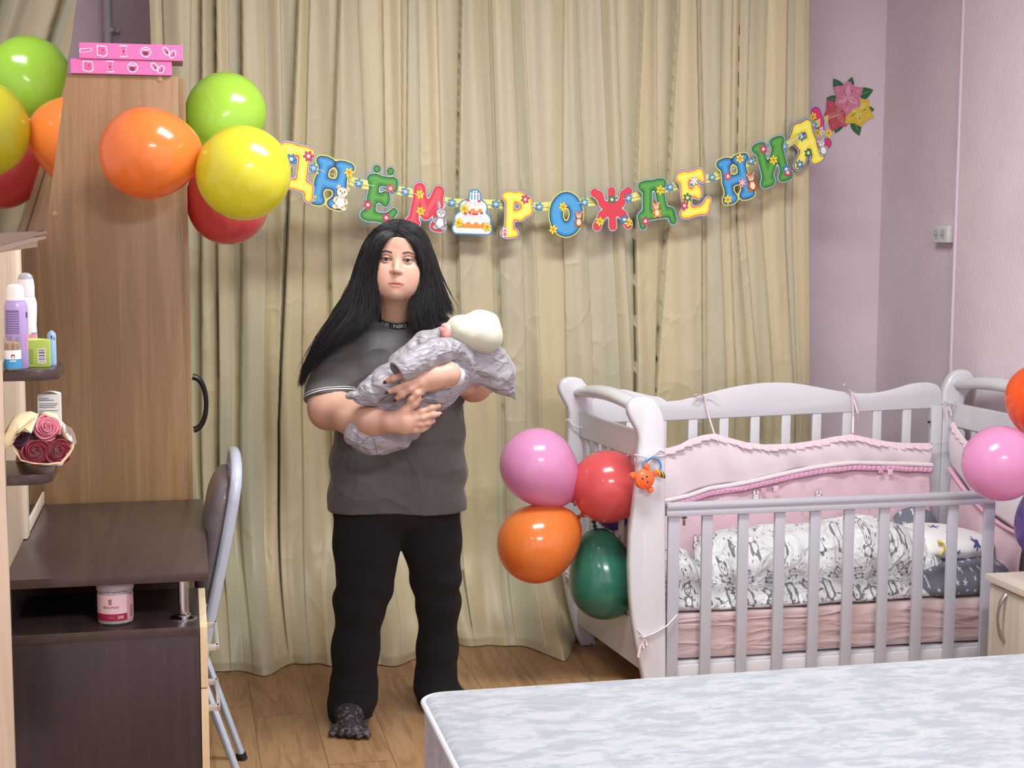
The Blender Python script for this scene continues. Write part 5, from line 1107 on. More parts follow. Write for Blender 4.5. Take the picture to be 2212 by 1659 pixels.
ph = [PXx(a, b, nx0+.012) for a, b in ((2171, 1282), (2171, 1385))]; zc1, zc0 = ph[0][2], ph[1][2]; yh = (ph[0][1]+ph[1][1])/2
mb = MB(); mb.tube([(nx0+.012-.026*math.sin(math.pi*t_)**.7, yh, zc0+(zc1-zc0)*t_) for t_ in np.linspace(0, 1, 17)], [.0055+.004*abs(math.cos(math.pi*t_))**3 for t_ in np.linspace(0, 1, 17)], mat('satin_nickel', (176, 174, 172), rough=.3, metal=.9), 12, flat=.7); mb.build('handle', dr)

ch = thing('folding_chair', (0, 4.1, 0), 'grey metal folding chair with padded vinyl back tucked under the desk', 'chair')
M_fr = mat('frame_blue_grey', (184, 196, 212), rough=.3, metal=.15, coat=.2); M_vin = mat('grey_vinyl', (112, 104, 108), rough=.38, coat=.15, bump=((1, 1, 1), 26, 4, .35, .01)); M_rub = mat('black_rubber', (26, 26, 28), rough=.7)
yn, yf = 3.92, 4.27
def side_pts(y, top_z=.90):
    return [(-.055, y, .012), (-.005, y, .24), (.046, y, .49), (.075, y, .62), (.103, y, .75), (.118, y, .83), (.125, y, .875)]
U_ = side_pts(yn)+[(.128, yn+.02, .905), (.129, yn+.06, .925), (.130, 4.095, .932), (.129, yf-.06, .925), (.128, yf-.02, .905)]+side_pts(yf)[::-1]
mb = MB(); mb.tube(U_, .0155, M_fr, 14, flat=.75); mb.build('back_frame', ch)
for y in (yn+.018, yf-.0):
    mb = MB(); mb.tube([(-.24, y, .455), (-.02, y, .455), (.0, y, .44), (.141, y, .012)], .0135, M_fr, 12, flat=.8); mb.build('leg', ch)
    mb = MB(); mb.lathe([(.015, 0), (.015, .02), (.012, .022)], (.143, y, 0.0), M_rub, 14, (-.3, 0, 1)); mb.build('foot_cap', ch)
S_ = SDF((-.02, 3.9, .5), (.16, 4.3, .93), .006)
S_.put(lambda x, y, z: np.sqrt(((np.maximum(np.abs(y-4.095)-.10, 0))/.065)**2+((x-(.052+.19*(z-.62)))/(.036))**2+((np.maximum(np.abs(z-.715)-.09, 0))/.085)**2)*.03-.03, (-.02, 3.9, .5), (.16, 4.3, .93), 0)
S_.put(lambda x, y, z: x-(.085+.19*(z-.62))-0.004+0*y, (-.02, 3.9, .5), (.16, 4.3, .93), 0, 'u') if False else None
sdf_obj('backrest', [S_.mesh(2)], M_vin, ch)
S_ = SDF((-.34, 3.9, .40), (.04, 4.3, .52), .008); S_.ell((-.15, 4.095, .468), (.17, .165, .035), 0); sdf_obj('seat', [S_.mesh(1)], M_vin, ch)

# ================================================================== BOUQUET on the lower shelf
bq = thing('rose_bouquet', P(82, 945, 3.33), 'wrapped bouquet of satin roses, two red, one pink and one purple', 'bouquet')
def rose(c, r, ax, m1, m2, seed):
    c = np.array(c, float); ax = np.array(ax, float); ax /= np.linalg.norm(ax); u = np.cross(ax, [0, 0, 1]); u /= np.linalg.norm(u); v = np.cross(u, ax); rs = np.random.RandomState(seed)
    # spiral petals
    n = 420; th = np.linspace(0, 2*math.pi*4.6, n); rad = r*(.10+.90*(th/th[-1])**.85); H = 7; V = np.zeros((n, H, 3))
    for j in range(H):
        w_ = j/(H-1); lip = .10*r*w_**3*(1+.6*np.sin(th*2.3+seed)); rr = rad*(.62+.38*w_)+lip; hh = (-.55+.95*w_)*r*(.75+.25*(1-rad/r))-.35*rad*(rad/r)*.6+.05*r*np.sin(th*2.6+seed)*w_
        wob = 1+.07*np.sin(th*2.5+seed*1.3)+.05*np.sin(th*1.3)
        V[:, j] = c+(rr*wob*np.cos(th))[:, None]*u+(rr*wob*np.sin(th))[:, None]*v+hh[:, None]*ax
    o = solid(grid_mesh('rose', V, m1, bq), .0009)
    mb = MB(); mb.lathe([(r*.9, -.5*r), (r*.8, -.25*r), (r*.4, -.12*r), (.0005, -.1*r)], c, m2, 20, ax); mb.build('rose_base', o)
    for k in range(4):
        a = k*1.7+seed; cc = c+r*.86*(u*math.cos(a)+v*math.sin(a))-ax*r*.12; pn = (u*math.cos(a)+v*math.sin(a)); tg = -u*math.sin(a)+v*math.cos(a); G_ = np.zeros((12, 7, 3))
        for i in range(12):
            for j in range(7):
                s_ = (i/11-.5)*2; t_ = j/6; G_[i, j] = cc+tg*s_*r*.62*(1-.25*t_*t_)+pn*(t_*.28*r-.18*r*s_*s_)+ax*((t_-.6)*.5*r-.16*r*s_*s_-.22*r*t_**3)
        solid(grid_mesh('petal', G_, m1, o), .0008)
M_rr = mat('rose_red', (132, 28, 48), rough=.38, sheen=.4); M_rr2 = mat('rose_red_dark', (92, 16, 36), rough=.5); M_rp = mat('rose_pink', (226, 140, 160), rough=.36, sheen=.4); M_rp2 = mat('rose_pink_dark', (196, 104, 128), rough=.5); M_rv = mat('rose_purple', (78, 34, 66), rough=.4, sheen=.4)
axr = (.12, -1, .32)
rose(P(78, 977, 3.235), .026, axr, M_rr, M_rr2, 1); rose(P(127, 977, 3.24), .025, (.3, -1, .2), M_rr, M_rr2, 2); rose(P(102, 924, 3.255), .026, (.2, -1, .5), M_rp, M_rp2, 3); rose(P(47, 944, 3.265), .020, (-.2, -1, .5), M_rv, M_rv, 4)
M_kraft = mat('kraft_paper', (222, 192, 156), rough=.7, bump=((1, 1, 1), 30, 3, .3, .006)); M_kraft2 = mat('cream_paper', (236, 222, 180), rough=.7, bump=((1, 1, 1), 30, 3, .3, .006)); M_cello = mat('cellophane', (226, 222, 212), rough=.08, alpha=.22, coat=.6)
def wrap(nm, outl, back, yo, m, lip=.006):
    """paper cone: rim polygon in front, gathered behind"""
    n = len(outl); V = np.zeros((n+1, 8, 3)); pb = P(back[0], back[1], back[2])
    for i in range(n+1):
        q = outl[i % n]; p_ = P(q[0], q[1], q[2])
        for j in range(8): t_ = j/7; V[i, j] = p_+(pb-p_)*t_*.8+np.array([0, .03*math.sin(t_*1.5), -.008*t_+.003*math.sin(i*2.2+j)])
    return solid(grid_mesh(nm, V, m, bq), .0006)
rim = [(20, 960, 3.235), (30, 972, 3.225), (45, 992, 3.22), (75, 1003, 3.215), (105, 1005, 3.215), (135, 998, 3.218), (150, 985, 3.225), (159, 968, 3.235), (160, 955, 3.245), (148, 952, 3.25), (138, 932, 3.26), (128, 912, 3.27), (120, 898, 3.275), (100, 890, 3.28), (84, 893, 3.28)]
lf = [(84, 895, 3.262), (68, 888, 3.262), (45, 890, 3.255), (28, 900, 3.25), (12, 930, 3.245), (2, 950, 3.24), (0, 965, 3.238), (12, 972, 3.236), (30, 955, 3.222), (28, 945, 3.222), (44, 932, 3.222), (54, 922, 3.222), (68, 936, 3.222), (75, 915, 3.225)]
wrap('wrapping_paper', rim, (60, 950, 3.40), 0, M_kraft)
c0 = np.mean([P(*q) for q in lf], 0); V = np.zeros((len(lf)+1, 5, 3))
for i in range(len(lf)+1):
    p_ = P(*lf[i % len(lf)])
    for j in range(5): V[i, j] = p_+(c0-p_)*j/4+np.array([0, -.003*math.sin(j*2+i*1.3)-.008*j/4, 0])
solid(grid_mesh('folded_paper', V, M_kraft2, bq), .0006)
mb = MB(); V = [P(84, 893, 3.272), P(104, 889, 3.272), P(124, 896, 3.268), P(134, 925, 3.262), P(118, 908, 3.262), P(100, 898, 3.262)]; mb.add(V, [(0, 1, 2, 3, 4, 5)], M_kraft2); solid(mb.build('folded_paper', bq), .0006)
ce = [(130, 905, 3.285), (142, 918, 3.28), (155, 925, 3.275), (163, 940, 3.27), (166, 958, 3.262), (158, 960, 3.25), (150, 950, 3.255), (140, 935, 3.26)]; c0 = np.mean([P(*q) for q in ce], 0)
V = np.zeros((len(ce)+1, 4, 3))
for i in range(len(ce)+1):
    p_ = P(*ce[i % len(ce)])
    for j in range(4): V[i, j] = p_+(c0-p_)*j/3+np.array([0, -.002*math.sin(j*2+i*2.3), 0])
grid_mesh('cellophane', V, M_cello, bq)
mb = MB(); mb.tube([P(60, 950, 3.39), P(50, 985, 3.43), P(45, 995, 3.44)], [.02, .014, .012], M_kraft, 12); mb.build('stem_wrap', bq)
# ================================================================== PERSON
person = thing('person', PZ(850, 1560, 0), 'person in grey t-shirt and black flared trousers holding a swaddled baby', 'person')
def paint_mat(name, rough, sss=0.0, sheen=0.0):
    m = bpy.data.materials.new(name); m.use_nodes = True; nt = m.node_tree; bs = nt.nodes['Principled BSDF']
    at = nt.nodes.new('ShaderNodeVertexColor'); at.layer_name = 'paint'; nt.links.new(at.outputs[0], bs.inputs['Base Color']); bs.inputs['Roughness'].default_value = rough
    bs.inputs['Subsurface Weight'].default_value = sss; bs.inputs['Subsurface Radius'].default_value = (1, .4, .25); bs.inputs['Subsurface Scale'].default_value = .006; bs.inputs['Sheen Weight'].default_value = sheen
    bumpn(nt, bs, noise(nt, coords(nt), 700, 2), .06, .001); return m
M_skin = paint_mat('skin', .48, .25); SK = np.array(lin((204, 164, 142))[:3]); SKR = np.array(lin((198, 156, 138))[:3])
# ---- head in local frame (x image-right, y away, z up), origin between the eyes
HC = P(857.6, 562, 4.37); hd = np.array([HC[0], HC[1], 0]); hd /= np.linalg.norm(hd)
hy = np.array([hd[0], hd[1], 0.0]); hx = np.array([hd[1], -hd[0], 0.0]); hz = np.array([0, 0, 1.0]); rl = math.radians(-3.2)
hx, hz = hx*math.cos(rl)+hz*math.sin(rl), -hx*math.sin(rl)+hz*math.cos(rl)
pt_ = math.radians(-2); hy, hz = hy*math.cos(pt_)+hz*math.sin(pt_), -hy*math.sin(pt_)+hz*math.cos(pt_)
H2W = lambda V: HC+V[:, :1]*hx+V[:, 1:2]*hy+V[:, 2:3]*hz
W2H = lambda p: np.array([np.dot(np.array(p)-HC, a) for a in (hx, hy, hz)])
S_ = SDF((-.092, -.045, -.215), (.092, .20, .135), .0015)
E_ = S_.ell
E_((0, .092, .030), (.072, .092, .086), 0); E_((0, .052, -.030), (.066, .060, .078), .03); E_((0, .045, -.072), (.054, .048, .042), .03)
E_((0, .026, .046), (.056, .034, .034), .03); E_((0, .012, -.098), (.021, .018, .016), .028)
for sg in (-1, 1):
    E_((sg*.040, .026, -.050), (.030, .030, .032), .03); E_((sg*.032, .030, -.082), (.026, .026, .024), .025); E_((sg*.046, .030, -.020), (.022, .022, .016), .025); E_((sg*.030, .004, .021), (.024, .008, .007), .014)
    E_((sg*.032, -.010, -.001), (.019, .010, .0115), .012, 's')
S_.limb([(0, .004, .012), (0, -.006, -.010), (0, -.017, -.029)], [.0065, .0075, .0095], .014); E_((0, -.018, -.032), (.0095, .009, .0075), .006)
for sg in (-1, 1): E_((sg*.0115, -.008, -.034), (.0075, .010, .0062), .006); E_((sg*.0062, -.013, -.0405), (.0036, .0045, .0026), .002, 's')
S_.limb([(0, -.009, -.044), (0, -.008, -.058)], [.0035, .006], .012); E_((0, .004, -.068), (.030, .012, .018), .016)
# lips
S_.limb([(-.025, .001, -.0705), (-.012, -.008, -.0662), (0, -.0095, -.0672), (.012, -.008, -.0662), (.025, .001, -.0705)], [.0016, .0038, .0036, .0038, .0016], .004)
S_.limb([(-.021, -.000, -.0732), (-.009, -.0078, -.0772), (.009, -.0078, -.0772), (.021, -.000, -.0732)], [.0016, .0048, .0048, .0016], .004)
S_.limb([(-.026, -.001, -.0712), (-.010, -.0118, -.0712), (0, -.0135, -.0716), (.010, -.0118, -.0712), (.026, -.001, -.0712)], [.0010]*5, .0015, 's')
# eyelids and opening
for sg in (-1, 1):
    ec = (sg*.032, .0065, 0); E_(ec, (.0150, .0140, .0135), .004)
    S_.limb([(sg*.018, -.0045, .0005), (sg*.025, -.0085, .0058), (sg*.034, -.0088, .0065), (sg*.0455, -.0015, .0025)], [.0014, .0018, .0019, .0016], .003)
    S_.put(lambda x, y, z, sg=sg: np.maximum(np.sqrt(((x-sg*.0318)/.0140)**2+((z-.0004-.04*(sg*x-.0318))/.0043)**2)-1, (y-.004)/.01)*.004, (sg*.032-.016, -.02, -.006), (sg*.032+.016, .006, .007), .001, 's')
# neck
nb = W2H(P(853, 700, 4.50)); S_.limb([(0, .082, -.055), (0, .085, -.10), tuple(nb*np.array([1, 1, 1]))], [.050, .049, .056], .03)
Vh, Fh = S_.mesh(2); Wh = H2W(Vh)
def head_col(V):
    c = np.tile(SK, (len(V), 1)); x, y, z = V.T
    def mixm(m, rgb): nonlocal c; m = np.clip(m, 0, 1)[:, None]; c = c*(1-m)+np.array(lin(rgb)[:3])*m
    ax = np.abs(x); mixm(.40*np.exp(-((ax-.040)/.022)**2-((z+.042)/.022)**2), (206, 136, 120)); mixm(.35*np.exp(-(x/.013)**2-((z+.034)/.012)**2)*(y < .01), (204, 138, 122))
    zl = -.0712; up = (z > zl) & (y < .004); lip = np.where(z > zl, 1-((x/.0275)**2+((z-zl)/(.0074-.0016*np.exp(-(x/.004)**2)))**2), 1-((x/.0245)**2+((z-zl)/.0105)**2)); mixm(np.clip(lip*5, 0, 1)*.75*(y < .006), (178, 104, 100))
    mixm(np.clip((1-((x/.0270)**2+((z-zl)/.0013)**2))*4, 0, 1)*(y < .004)*.9, (112, 56, 56))
    bz = .0200+.0045*np.clip((ax-.014)/.016, 0, 1)-.30*np.clip(ax-.036, 0, 1); bw = np.where(ax < .036, .0036, .0036-.11*(ax-.036)); mixm(np.clip(1.4-np.abs(z-bz)/np.maximum(bw, .0006), 0, 1)*np.clip((ax-.0135)/.004, 0, 1)*np.clip((.054-ax)/.003, 0, 1)*(y < .05)*1.0, (46, 34, 32))
    ex = (ax-.032)/.0160; lidz = .0052*np.sqrt(np.clip(1-ex**2, 0, 1))+.0006; mixm(np.clip(1.5-np.abs(z-lidz)/.0013, 0, 1)*(np.abs(ex) < 1.15)*(y < .03)*.95, (24, 18, 20))
    mixm(np.clip(1.2-np.abs(z+.0044*np.sqrt(np.clip(1-ex**2, 0, 1)))/.0010, 0, 1)*(np.abs(ex) < 1)*(y < .03)*.35, (120, 76, 70)); mixm(.40*np.exp(-((ax-.032)/.018)**2-((z-.009)/.006)**2)*(y < .03), (150, 104, 92))
    mixm(np.clip(1-((ax-.0062)**2+(z+.0405)**2)/.0032**2, 0, 1)*.8, (90, 44, 40)); return c
hcol = head_col(Vh)
eyeV = []; 
def uvsphere(c, r, n=24):
    V = []; F = []
    for i in range(n+1):
        for j in range(n): a, b = math.pi*i/n, 2*math.pi*j/n; V.append((c[0]+r*math.sin(a)*math.cos(b), c[1]-r*math.cos(a), c[2]+r*math.sin(a)*math.sin(b)))
    for i in range(n):
        for j in range(n): F.append((i*n+j, (i+1)*n+j, (i+1)*n+(j+1) % n, i*n+(j+1) % n))
    return np.array(V), np.array(F)
# ---- arms and hands
def PP(L): return np.array([P(a, b, c_) for a, b, c_ in L])
arms_lo, arms_hi = P(640, 960, 4.0), P(1075, 690, 4.6)
S_ = SDF((arms_lo[0]-.02, 4.05, arms_lo[2]-.02), (arms_hi[0]+.05, 4.58, arms_hi[2]+.05), .0024)
S_.limb(PP([(738, 760, 4.50), (716, 830, 4.47), (711, 884, 4.42), (760, 903, 4.31), (805, 911, 4.22), (846, 912, 4.150)]), [.056, .055, .050, .038, .031, .0265], 0, kj=.06)
S_.limb(PP([(985, 760, 4.52), (1018, 805, 4.49), (1024, 828, 4.43), (1000, 818, 4.28), (970, 808, 4.160)]), [.056, .055, .046, .038, .029], .01, kj=.05)
NAILS = []
def finger(pts, r, k=.008, nail=True, back=(0, -1, 0), nl=.013):
    p = PP(pts); S_.limb(p, r, k*.7, kj=.010)
    if nail:
        d = p[-1]-p[-2]; d /= np.linalg.norm(d); b = np.array(back, float); b -= d*np.dot(b, d); b /= np.linalg.norm(b); NAILS.append((p[-1]+d*(r[-1]*.55)+b*r[-1]*.72, d, b, nl))
# lower hand (arm from image left): palm on the bundle, fingers towards image right
Y0 = 4.140
S_.limb(PP([(843, 908, 4.160), (872, 902, Y0), (896, 898, Y0-.002)]), [.022, .019, .014], .016, kj=.02); S_.limb(PP([(846, 912, 4.158), (876, 912, Y0-.002), (896, 909, Y0)]), [.024, .020, .014], .016, kj=.02); S_.limb(PP([(848, 917, 4.158), (874, 923, Y0+.002), (888, 925, Y0+.006)]), [.021, .018, .013], .016, kj=.02)
finger([(889, 897, Y0-.002), (910, 889, Y0-.008), (932, 881, Y0-.006), (948, 877, Y0+.002)], [.0105, .0093, .0086, .0072], nail=False)
finger([(890, 907, Y0-.003), (912, 902, Y0-.010), (934, 896, Y0-.007), (950, 894, Y0-.001)], [.0105, .0093, .0086, .0070], back=(.3, -.6, -.5))
finger([(888, 918, Y0-.001), (908, 916, Y0-.007), (924, 913, Y0-.003), (936, 910, Y0+.004)], [.0102, .0090, .0083, .0072], nail=False)
finger([(880, 928, Y0+.004), (897, 929, Y0-.002), (912, 927, Y0+.001), (921, 924, Y0+.006)], [.0095, .0084, .0076, .0066], nail=False)
finger([(860, 900, 4.140), (876, 886, Y0-.010), (894, 872, Y0-.017), (909, 858, Y0-.020)], [.0170, .0135, .0112, .0092], k=.014, back=(.2, -1, .4), nl=.014)
# upper hand (arm from image right): fingers spread to the lower left
Y1 = 4.122
S_.limb(PP([(970, 808, 4.150), (938, 812, 4.136), (906, 824, Y1)]), [.030, .026, .016], .02, kj=.02); S_.limb(PP([(965, 812, 4.150), (935, 826, 4.138), (914, 836, Y1+.006)]), [.028, .022, .015], .02); S_.limb(PP([(960, 806, 4.15), (920, 808, 4.14), (892, 810, Y1+.01)]), [.022, .018, .013], .02)
finger([(890, 809, Y1+.010), (868, 812, Y1), (850, 817, Y1+.004), (836, 823, Y1+.016)], [.0110, .0096, .0088, .0076])
finger([(902, 820, Y1), (880, 829, Y1-.012), (858, 840, Y1-.004), (840, 846, Y1+.006)], [.0112, .0098, .0090, .0078])
finger([(908, 828, Y1), (886, 840, Y1-.012), (868, 852, Y1-.006), (857, 861, Y1+.004)], [.0112, .0098, .0088, .0076])
finger([(914, 836, Y1+.004), (900, 850, Y1-.008), (888, 862, Y1-.006), (883, 870, Y1+.002)], [.0105, .0092, .0084, .0074])
Va, Fa = S_.mesh(2); 
# ---- torso, hips, legs and feet under the clothes
S_ = SDF((.25, 4.25, -.01), (1.05, 4.80, 1.40), .010)
S_.limb(PP([(853, 700, 4.50), (856, 740, 4.50)]), [.058, .07], 0)
S_.limb(PP([(760, 758, 4.51), (960, 758, 4.51)]), .060, .04)
S_.limb(PP([(856, 790, 4.50), (858, 900, 4.50), (858, 1010, 4.51), (858, 1070, 4.52)]), [.10, .10, .10, .09], .03)
S_.limb(PP([(815, 1120, 4.52), (795, 1250, 4.50), (782, 1300, 4.51), (768, 1520, 4.54)]), [.08, .055, .05, .04], .01); S_.limb(PP([(905, 1120, 4.53), (935, 1250, 4.56), (944, 1300, 4.58), (944, 1490, 4.62)]), [.08, .055, .05, .04], .01)
Vb, Fb = S_.mesh(1)
cola = np.tile(SK*.6+SKR*.4, (len(Va), 1)); colb = np.tile(SK, (len(Vb), 1)); n0 = len(Wh)
# knuckle tint
allc = np.concatenate([hcol, cola, colb])
body = sdf_obj('body', [(Wh, Fh), (Va, Fa), (Vb, Fb)], M_skin, person, colfn=lambda V: allc)
M_eye = mat('eye_white', (176, 168, 166), rough=.12, coat=.6); M_iris = mat('iris_dark', (34, 26, 26), rough=.12, coat=.8); M_pup = mat('pupil', (12, 10, 12), rough=.1)
for sg in (-1, 1):
    mb = MB(); c0 = np.array((sg*.032, .0068, 0)); V, F = uvsphere(c0, .0122, 28); 
    # sphere with dark iris cap towards -y
    cap = V-c0; ang = np.arccos(np.clip(-cap[:, 1]/.0122, -1, 1))
    fa = ang[F].max(1)
    for sel, m in (((fa > .56), M_eye), ((fa <= .56) & (fa > .24), M_iris), ((fa <= .24), M_pup)): mb.add(H2W(V), [tuple(q) for q in F[sel]], m)
    mb.build('eye', body)
M_nail = mat('maroon_nail', (70, 22, 34), rough=.12, coat=1.0)
for c_, d, b, nl in NAILS:
    s_ = np.cross(d, b); V, F = uvsphere((0, 0, 0), 1.0, 12); W = c_+V[:, :1]*d*nl*.56+V[:, 1:2]*b*.0028+V[:, 2:3]*s_*.0058; mb = MB(); mb.add(W, [tuple(q) for q in F], M_nail); mb.build('fingernail', body)

# ---- t-shirt
S_ = SDF((.22, 4.28, .62), (1.12, 4.78, 1.36), .0046)
def lev(rows, Yc):
    zz = np.array([P(r[0], r[1], Yc)[2] for r in rows])[::-1]; cx = np.array([P(r[0], r[1], Yc)[0] for r in rows])[::-1]; hw = np.array([(P(r[0]+r[2], r[1], Yc)[0]-P(r[0]-r[2], r[1], Yc)[0])/2 for r in rows])[::-1]; hd_ = np.array([r[3] for r in rows])[::-1]; return zz, cx, hw, hd_
rows = [(856, 700, 62, .075), (857, 715, 98, .095), (857, 740, 122, .115), (858, 780, 130, .128), (860, 850, 132, .132), (861, 930, 138, .138), (857, 1000, 144, .142), (856, 1060, 147, .142), (855, 1118, 148, .140)]
zz, cx, hw, hdp = lev(rows, 4.5)
def cloth_n(amp, fr, seed, vert=1.0): return lambda x, y, z: amp*fbm((x, y, z*vert), fr, seed, 2)
ztop, zhem = P(856, 697, 4.5)[2], P(856, 1114, 4.38)[2]
def torso(x, y, z):
    c0 = np.interp(z, zz, cx); a = np.interp(z, zz, hw); b = np.interp(z, zz, hdp); yc = 4.505
    q = (np.abs((x-c0)/a)**2.5+np.abs((y-yc)/b)**2.5)**(1/2.5)
    return np.maximum((q-1)*np.minimum(a, b), z-ztop)
def folds(x, y, z):
    w = np.clip((1.25-z)*2, 0, 1)
    dr = .0045*np.sin(x*34+2*np.sin(z*6)+y*9)*w+.008*fbm((x, y, z*.5), 15, 21, 2)
    pull = .006*np.sin(((z-.80)*52)+12*(x-.62)**2*6+2*fbm((x, y, z), 6, 33, 1))*np.exp(-((z-.82)/.12)**2)
    return dr+pull*.7
S_.put(torso, (.40, 4.34, zhem-.02), (.90, 4.67, ztop+.02), 0, disp=folds)
S0 = S_; S_ = SDF((.22, 4.28, .62), (1.12, 4.78, 1.36), .0046)
sl = lambda x, y, z: .007*fbm((x, y, z), 17, 41, 2)+.0035*np.sin(z*70+x*30)
S_.limb(PP([(800, 718, 4.50), (742, 756, 4.50), (722, 800, 4.48), (712, 862, 4.45)]), [.045, .068, .073, .077], 0, disp=sl)
S_.limb(PP([(915, 718, 4.50), (975, 756, 4.51), (1004, 800, 4.50), (1016, 862, 4.48)]), [.045, .066, .068, .070], 0, disp=sl)
# collar opening and hem and cuffs cut flat, hollowed a little
S_.put(lambda x, y, z: z-zhem-.004*np.sin(x*16)-0*y+0*x, (.2, 4.2, .6), (1.2, 4.8, zhem), .004, 's') if False else None

def cutplane(p, n, lo, hi): S_.put(lambda x, y, z: ((x-p[0])*n[0]+(y-p[1])*n[1]+(z-p[2])*n[2]), lo, hi, .003, 's')
pL = P(712, 862, 4.45); nL = P(722, 800, 4.48)-pL; nL /= np.linalg.norm(nL); nL = nL+np.array([-.28, 0, 0]); nL /= np.linalg.norm(nL)
cutplane(pL, nL, (pL[0]-.11, 4.3, pL[2]-.12), (pL[0]+.075, 4.6, pL[2]+.04))
pR = P(1020, 856, 4.46); nR = np.array([-.1, -.15, 1.0]); nR /= np.linalg.norm(nR); cutplane(pR, nR, (pR[0]-.02, 4.3, pR[2]-.1), (pR[0]+.12, 4.6, pR[2]+.03))
for pc_, nn, rr in ((pL, nL, .066), (pR, nR, .06)): S_.limb([pc_-nn*.03, pc_+nn*.014], rr, .003, 's')
h_ = np.maximum(.035-np.abs(S_.d-S0.d), 0)/.035; S_.d = np.minimum(S_.d, S0.d)-h_*h_*.035*.25
S_.d = np.maximum(S_.d, (zhem-S_.ax[2])[None, None, :]+.006*np.sin(S_.ax[0]*14)[:, None, None])
CC = P(853, 690, 4.485); S_.ell(CC+np.array([0, 0, .02]), (.062, .066, .050), .006, 's')
M_tee = mat('grey_jersey', (86, 84, 84), rough=.85, sheen=.25, bump=((1, 1, 1), 420, 2, .12, .001))
crease(M_tee, [((1.0, 1.0, 1.9), (0, .5, 0), 3.4, 6, 1), ((1.6, 1, .8), (0, -.6, 0), 5, 6, .6)], .5, .014)
tee = sdf_obj('t_shirt', [S_.mesh(2)], M_tee, person)
# stripes at the sleeve hem
def ring_around(p, n, r, w_, m, nm, par, seg=64, off=0):
    n = np.array(n)/np.linalg.norm(n); u = np.cross(n, [0, 1, 0]); u /= np.linalg.norm(u); v = np.cross(n, u); V = np.zeros((seg, 3, 3))
    for i in range(seg):
        a = 2*math.pi*i/seg
        for j in range(3): V[i, j] = p+n*(off+w_*j/2)+r*(u*math.cos(a)+v*math.sin(a))
    o = grid_mesh(nm, V, m, par, close_u=True); sw = o.modifiers.new('fit', 'SHRINKWRAP'); sw.target = tee; sw.wrap_method = 'NEAREST_SURFACEPOINT'; sw.offset = .0012; sw.wrap_mode = 'OUTSIDE_SURFACE'; solid(o, .0008, 1); return o
M_strw = mat('stripe_white', (214, 216, 218), rough=.8)
ring_around(pL, nL, .081, .0035, M_strw, 'sleeve_stripe', tee, off=.009); ring_around(pL, nL, .081, .0022, M_strw, 'sleeve_stripe', tee, off=.0165)
# collar band with lettering
M_col = mat('collar_dark', (44, 50, 48), rough=.8)
def colpt(a, h, o=0.0):
    a = np.asarray(a); fr = np.cos(a); rx, ry = .052+o, .058+o
    return np.stack([CC[0]+.001+(rx+.006*(-h/.02))*np.sin(a), CC[1]-.004-(ry+.006*(-h/.02))*np.cos(a), CC[2]+.006-.020*fr+h], -1)
V = np.zeros((80, 5, 3)); aa = np.linspace(0, 2*math.pi, 80, endpoint=False)
for j in range(5): V[:, j] = colpt(aa, -.012+.018*j/4, .0015*math.sin(math.pi*j/4))
solid(grid_mesh('collar', V, M_col, tee, close_u=True), .003)
COLR = [o_ for o_ in bpy.data.objects if o_.name.startswith('collar')][0]
text_mesh('AIR  NIKE  AIR  NIKE', .0155, mat('label_white', (236, 234, 230)), None, (1, 0, 0), (0, 0, 1), 'collar_lettering', COLR, 0.0003, bend=lambda V: colpt((V[:, 0]*1.35+.036)/.056, V[:, 1]-.0035, .0028))

# ---- trousers
S_ = SDF((.28, 4.26, -.004), (1.0, 4.84, .80), .0055)
wr_ = lambda x, y, z: .0025*fbm((x, y, z*1.2), 13, 51, 2)+.004*np.sin(z*60+x*25+2*np.sin(y*20))*np.exp(-((z-.42)/.06)**2)+.003*np.sin(z*75)*np.exp(-((z-.06)/.06)**2)
S_.ell(P(858, 1080, 4.51), (.200, .135, .10), 0); 
S_.limb(PP([(795, 1110, 4.50), (792, 1180, 4.50), (790, 1250, 4.50), (779, 1300, 4.51), (768, 1400, 4.53), (764, 1490, 4.54), (757, 1540, 4.53)]), [.105, .096, .083, .076, .068, 0.067, .073], .025, disp=wr_, kj=.04)
S_.limb(PP([(925, 1110, 4.53), (932, 1170, 4.53), (940, 1240, 4.55), (946, 1300, 4.57), (945, 1400, 4.60), (942, 1470, 4.61), (946, 1510, 4.60)]), [.100, .088, .074, .066, .060, .063, .068], .025, disp=wr_, kj=.04)
S_.limb(PP([(975, 1490, 4.58), (998, 1497, 4.56)]), [.028, .014], .02)
S_.d = np.maximum(S_.d, (.018-S_.ax[2])[None, None, :]+.006*np.sin(S_.ax[0]*40)[:, None, None]); 
M_tr = mat('black_cotton', (13, 13, 15), rough=.95, bump=((1, 1, 1), 300, 2, .1, .001))
tr_ = sdf_obj('trousers', [S_.mesh(2)], M_tr, person)
